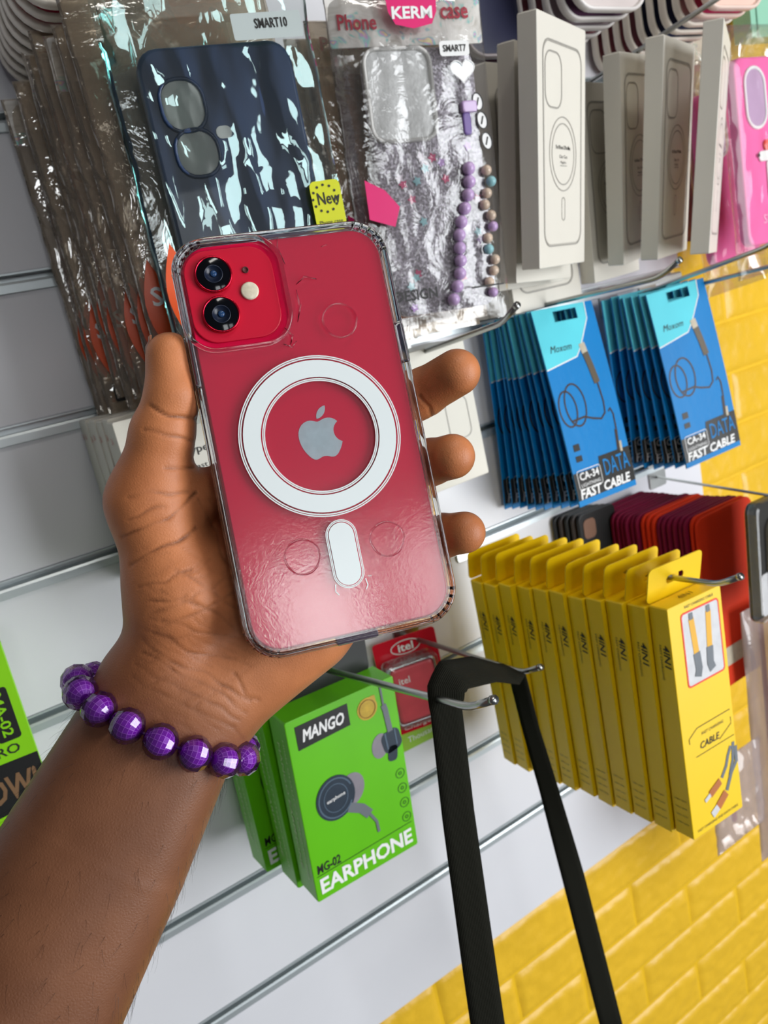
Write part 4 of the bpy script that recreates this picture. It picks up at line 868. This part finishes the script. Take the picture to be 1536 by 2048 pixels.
# light smoothing, then skin folds pressed into the surface
for _ in range(3):
    s = np.zeros_like(HV); c_ = np.zeros(len(HV))
    for i in range(4):
        a, b_ = faces[:, i], faces[:, (i + 1) % 4]; np.add.at(s, a, HV[b_]); np.add.at(c_, a, 1); np.add.at(s, b_, HV[a]); np.add.at(c_, b_, 1)
    HV = HV * .5 + .5 * s / np.maximum(c_, 1)[:, None]
nrm = np.zeros_like(HV); fn = np.cross(HV[faces[:, 2]] - HV[faces[:, 0]], HV[faces[:, 3]] - HV[faces[:, 1]])
for i in range(4): np.add.at(nrm, faces[:, i], fn)
nrm /= np.linalg.norm(nrm, axis=1)[:, None] + 1e-12
FOLDS = [(1.0, [(298, 812), (335, 828), (370, 836), (392, 838)]), (.6, [(290, 858), (330, 870), (388, 884)]), (.6, [(330, 935), (360, 938), (386, 934)]), (.9, [(240, 1075), (290, 1058), (340, 1030), (372, 1005), (392, 985)]), (.5, [(255, 1000), (300, 985), (340, 985), (375, 985)]),
         (.9, [(262, 1128), (300, 1110), (350, 1085), (390, 1058)]), (.5, [(255, 1040), (290, 1020), (330, 1008)]), (.6, [(278, 1172), (330, 1160), (380, 1140)]), (.6, [(285, 1210), (330, 1205), (370, 1192)]), (.5, [(395, 1000), (430, 1060), (460, 1130), (478, 1200)]), (.4, [(420, 1000), (450, 1060), (470, 1110)]),
         (.6, [(282, 1275), (340, 1325), (420, 1355), (500, 1400)]), (.5, [(285, 1300), (350, 1345), (440, 1385), (490, 1425)]), (.4, [(270, 1330), (350, 1375), (430, 1410), (480, 1440)]), (.3, [(260, 1355), (340, 1400), (420, 1430), (470, 1455)]), (.5, [(300, 1262), (380, 1300), (470, 1320)]), (.4, [(320, 1240), (400, 1262), (480, 1275)]), (.5, [(470, 1350), (490, 1390), (520, 1400)]),
         (.7, [(838, 792), (856, 815), (862, 836)]), (.5, [(320, 1180), (400, 1215), (470, 1250)]), (.4, [(350, 1140), (420, 1180), (470, 1215)]), (.4, [(300, 1230), (380, 1200), (450, 1160)]), (.4, [(330, 1250), (420, 1215), (480, 1180)])]
_rf = random.Random(11)
for i in range(90):                                                   # fine criss-cross lines of the palm and wrist
    x0, y0 = _rf.uniform(270, 470), _rf.uniform(1090, 1450); a_ = _rf.choice((-.45, .45, .6)) + _rf.uniform(-.2, .2); l_ = _rf.uniform(30, 75)
    FOLDS.append((_rf.uniform(.10, .24), [(x0, y0), (x0 + l_ * math.cos(a_), y0 + l_ * math.sin(a_))]))
pix = np.stack([CX + F * HV[:, 0] / HV[:, 2], CY + F * HV[:, 1] / HV[:, 2]], 1); crease = np.zeros(len(HV))
warp = np.array([(mnoise.noise(Vector((x * .022, y * .022, 1.7))), mnoise.noise(Vector((x * .022, y * .022, 9.1))), mnoise.noise(Vector((x * .03, y * .03, 5.0)))) for x, y in pix.tolist()])
pix_w = pix + 9 * warp[:, :2]
facing = (nrm * -HV).sum(1) / np.linalg.norm(HV, axis=1) > -.1
for wgt, pl in FOLDS:
    for (x0, y0), (x1, y1) in zip(pl[:-1], pl[1:]):
        dx, dy = x1 - x0, y1 - y0; t = np.clip(((pix_w[:, 0] - x0) * dx + (pix_w[:, 1] - y0) * dy) / (dx * dx + dy * dy), 0, 1)
        dist = np.hypot(pix_w[:, 0] - x0 - t * dx, pix_w[:, 1] - y0 - t * dy); crease = np.maximum(crease, wgt * np.exp(-(dist / 3.4) ** 2))
crease *= facing * np.clip(.75 + .9 * warp[:, 2], .2, 1.15)
HV = HV - nrm * (crease * .0009)[:, None]
# palm skin is lighter than the forearm's: attribute along the arm, and on the palm side only
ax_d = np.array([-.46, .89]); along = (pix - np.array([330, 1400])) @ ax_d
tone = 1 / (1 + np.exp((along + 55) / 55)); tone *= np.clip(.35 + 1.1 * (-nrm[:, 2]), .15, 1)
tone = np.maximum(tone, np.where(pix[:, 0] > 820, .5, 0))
WV = CAM[None] + HV @ RW.T
base = Vector(w_of(K(318, 1462, .2945)).tolist())
me = bpy.data.meshes.new('skin'); me.from_pydata((WV - np.array(base)).tolist(), [], faces.tolist()); me.update()
me.polygons.foreach_set('use_smooth', np.ones(len(faces), bool))
for nm, arr in (('crease', crease), ('tone', tone)):
    at_ = me.attributes.new(nm, 'FLOAT', 'POINT'); at_.data.foreach_set('value', arr.astype(np.float32))
M_skin = bpy.data.materials.new('skin'); M_skin.use_nodes = True; nt = M_skin.node_tree; N = nt.nodes; L = nt.links; b = N['Principled BSDF']
b.inputs['Roughness'].default_value = .48; b.inputs['Specular IOR Level'].default_value = .4
tA = N.new('ShaderNodeAttribute'); tA.attribute_name = 'tone'; cA = N.new('ShaderNodeAttribute'); cA.attribute_name = 'crease'
tc = N.new('ShaderNodeTexCoord'); nz = N.new('ShaderNodeTexNoise'); nz.inputs['Scale'].default_value = 45; nz.inputs['Detail'].default_value = 5; L.new(tc.outputs['Object'], nz.inputs['Vector'])
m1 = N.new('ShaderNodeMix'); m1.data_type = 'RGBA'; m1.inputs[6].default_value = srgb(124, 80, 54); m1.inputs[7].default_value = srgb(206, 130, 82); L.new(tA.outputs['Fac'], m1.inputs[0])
m2 = N.new('ShaderNodeMix'); m2.data_type = 'RGBA'; m2.blend_type = 'MULTIPLY'; rp = N.new('ShaderNodeValToRGB'); rp.color_ramp.elements[0].color = (.72, .66, .62, 1); rp.color_ramp.elements[0].position = .3; rp.color_ramp.elements[1].color = (1.12, 1.12, 1.12, 1); rp.color_ramp.elements[1].position = .7
L.new(nz.outputs['Fac'], rp.inputs[0]); m2.inputs[0].default_value = .8; L.new(m1.outputs[2], m2.inputs[6]); L.new(rp.outputs[0], m2.inputs[7])
m3 = N.new('ShaderNodeMix'); m3.data_type = 'RGBA'; m3.inputs[7].default_value = srgb(74, 40, 24); L.new(m2.outputs[2], m3.inputs[6])
mm = N.new('ShaderNodeMath'); mm.operation = 'MULTIPLY'; mm.inputs[1].default_value = .75; L.new(cA.outputs['Fac'], mm.inputs[0]); L.new(mm.outputs[0], m3.inputs[0]); L.new(m3.outputs[2], b.inputs['Base Color'])
vo = N.new('ShaderNodeTexVoronoi'); vo.feature = 'DISTANCE_TO_EDGE'; vo.inputs['Scale'].default_value = 900; L.new(tc.outputs['Object'], vo.inputs['Vector'])
bp1 = N.new('ShaderNodeBump'); bp1.inputs['Strength'].default_value = .35; bp1.inputs['Distance'].default_value = .0003; L.new(vo.outputs['Distance'], bp1.inputs['Height']); L.new(bp1.outputs['Normal'], b.inputs['Normal'])
hand = empty('person', base); tag(hand, 'bare forearm and left hand, palm towards us, gripping the red smartphone', 'person')
part('body', me, M_skin, hand)
# thumbnail, seen almost edge on at the left of the thumb tip
nail = []
for i in range(7):
    for j in range(5):
        u, v_ = i / 6 - .5, j / 4 - .5; a_ = v_ * 1.5
        nail.append(Vector(w_of(K(341, 705 - u * 62, .2838) + np.array([-.0092 * math.cos(a_) * (1 - .12 * (u > .3)), 0, .0030 + .0092 * math.sin(a_)]))) - base)
nf = [(i * 5 + j, i * 5 + j + 1, (i + 1) * 5 + j + 1, (i + 1) * 5 + j) for i in range(6) for j in range(4)]
no = part('thumbnail', mesh('thumbnail', nail, nf, True), mat('nail', (176, 120, 92), .3, vary=.03), hand); sm = no.modifiers.new('thickness', 'SOLIDIFY'); sm.thickness = .0006
# fine dark hairs along both sides of the forearm
rh = random.Random(3); hv = []; hf = []
sel = np.where((along > 40) & (along < 700) & (nrm[:, 2] < .5))[0]
edge = np.abs(nrm[sel, 2]) < .35
pick = list(np.random.choice(sel[edge], 220, replace=False)) + list(np.random.choice(sel, 160, replace=False))
for vi in pick:
    p = HV[vi]; n_ = nrm[vi]; dr = np.array([-.35, .75, 0]) + np.array([rh.uniform(-.5, .5), rh.uniform(-.4, .4), 0]); dr -= n_ * (dr @ n_); dr /= np.linalg.norm(dr)
    l_ = rh.uniform(.004, .0085); lift = rh.uniform(.15, .55); cv = np.cross(dr, n_) * rh.uniform(-.35, .35); sd = np.cross(dr, n_); k0 = len(hv)
    for s in range(5):
        t = s / 4; c_ = p + dr * l_ * t + n_ * l_ * lift * t * (1.3 - .6 * t) + cv * l_ * t * t; r_ = .000045 * (1 - .7 * t)
        for q in range(3): a_ = q * 2.094; hv.append(w_of(c_ + sd * r_ * math.cos(a_) + n_ * r_ * math.sin(a_)) - np.array(base))
    for s in range(4):
        for q in range(3): hf.append((k0 + s * 3 + q, k0 + s * 3 + (q + 1) % 3, k0 + s * 3 + 3 + (q + 1) % 3, k0 + s * 3 + 3 + q))
ho = part('arm_hair', mesh('arm_hair', hv, hf), mat('dark_hair', (30, 20, 16), .5, vary=0), hand); ho['kind'] = 'stuff'

# ------------------------------------------------------------------ purple bead bracelet
F_bead = film('clear_purple_shell', tint=(.84, .66, .92), haze=.05, hazecol=(130, 30, 170), bump=0.0, rough=.05, base=.05, refl=.85)
M_core = mat('purple_bead_core', (142, 46, 186), .3, vary=.12, vscale=200); M_cl = mat('lilac_facet_line', (206, 150, 236), .3, vary=0)
bm = bmesh.new(); bmesh.ops.create_uvsphere(bm, u_segments=14, v_segments=9, radius=.0050)
cap = [f for f in bm.faces if len(f.verts) == 4]; res = bmesh.ops.inset_individual(bm, faces=cap, thickness=.00014, depth=0)
for f in res['faces']: f.material_index = 1
core = bpy.data.meshes.new('core'); bm.to_mesh(core); bm.free(); core.materials.append(M_core); core.materials.append(M_cl)
bm = bmesh.new(); bmesh.ops.create_uvsphere(bm, u_segments=12, v_segments=8, radius=.0066)
for v_ in bm.verts: v_.co.z *= .95
shell = bpy.data.meshes.new('shell'); bm.to_mesh(shell); bm.free(); shell.materials.append(F_bead)
wc = K(326, 1436, .2955); axis = np.array([-.46, .89, -.12]); e2 = np.array([0, 0, -1.0]) - .06 * axis; e2 /= np.linalg.norm(e2); e1n = np.array([.905, .425, 0])
NBD = 15; th_ = np.linspace(0, 2 * math.pi, 721); ell = np.stack([.0350 * np.cos(th_), .0262 * np.sin(th_)], 1); arc = np.concatenate([[0], np.cumsum(np.linalg.norm(np.diff(ell, axis=0), axis=1))])
br = empty('bead_bracelet', w_of(wc)); tag(br, 'bracelet of faceted purple beads around the wrist', 'bracelet')
ctr = []
for i in range(NBD):
    t = np.interp(arc[-1] * (i + .25) / NBD, arc, th_); p = wc + e1n * .0350 * math.cos(t) + e2 * .0262 * math.sin(t)
    tn = -e1n * .0350 * math.sin(t) + e2 * .0262 * math.cos(t); tn /= np.linalg.norm(tn); wp = Vector(w_of(p)) - Vector(w_of(wc)); q = Vector(RW @ tn).to_track_quat('Z', 'Y'); ctr.append(wp)
    bd = link('bead', shell, None, br, Matrix.Translation(wp) @ q.to_matrix().to_4x4() @ Matrix.Rotation(.2 + .05 * i, 4, 'Z'))
    link('bead_core', core, None, bd)
part('elastic_cord', tube(ctr, .0006, 6, closed=True), mat('cord', (60, 20, 70), .5, vary=0), br)
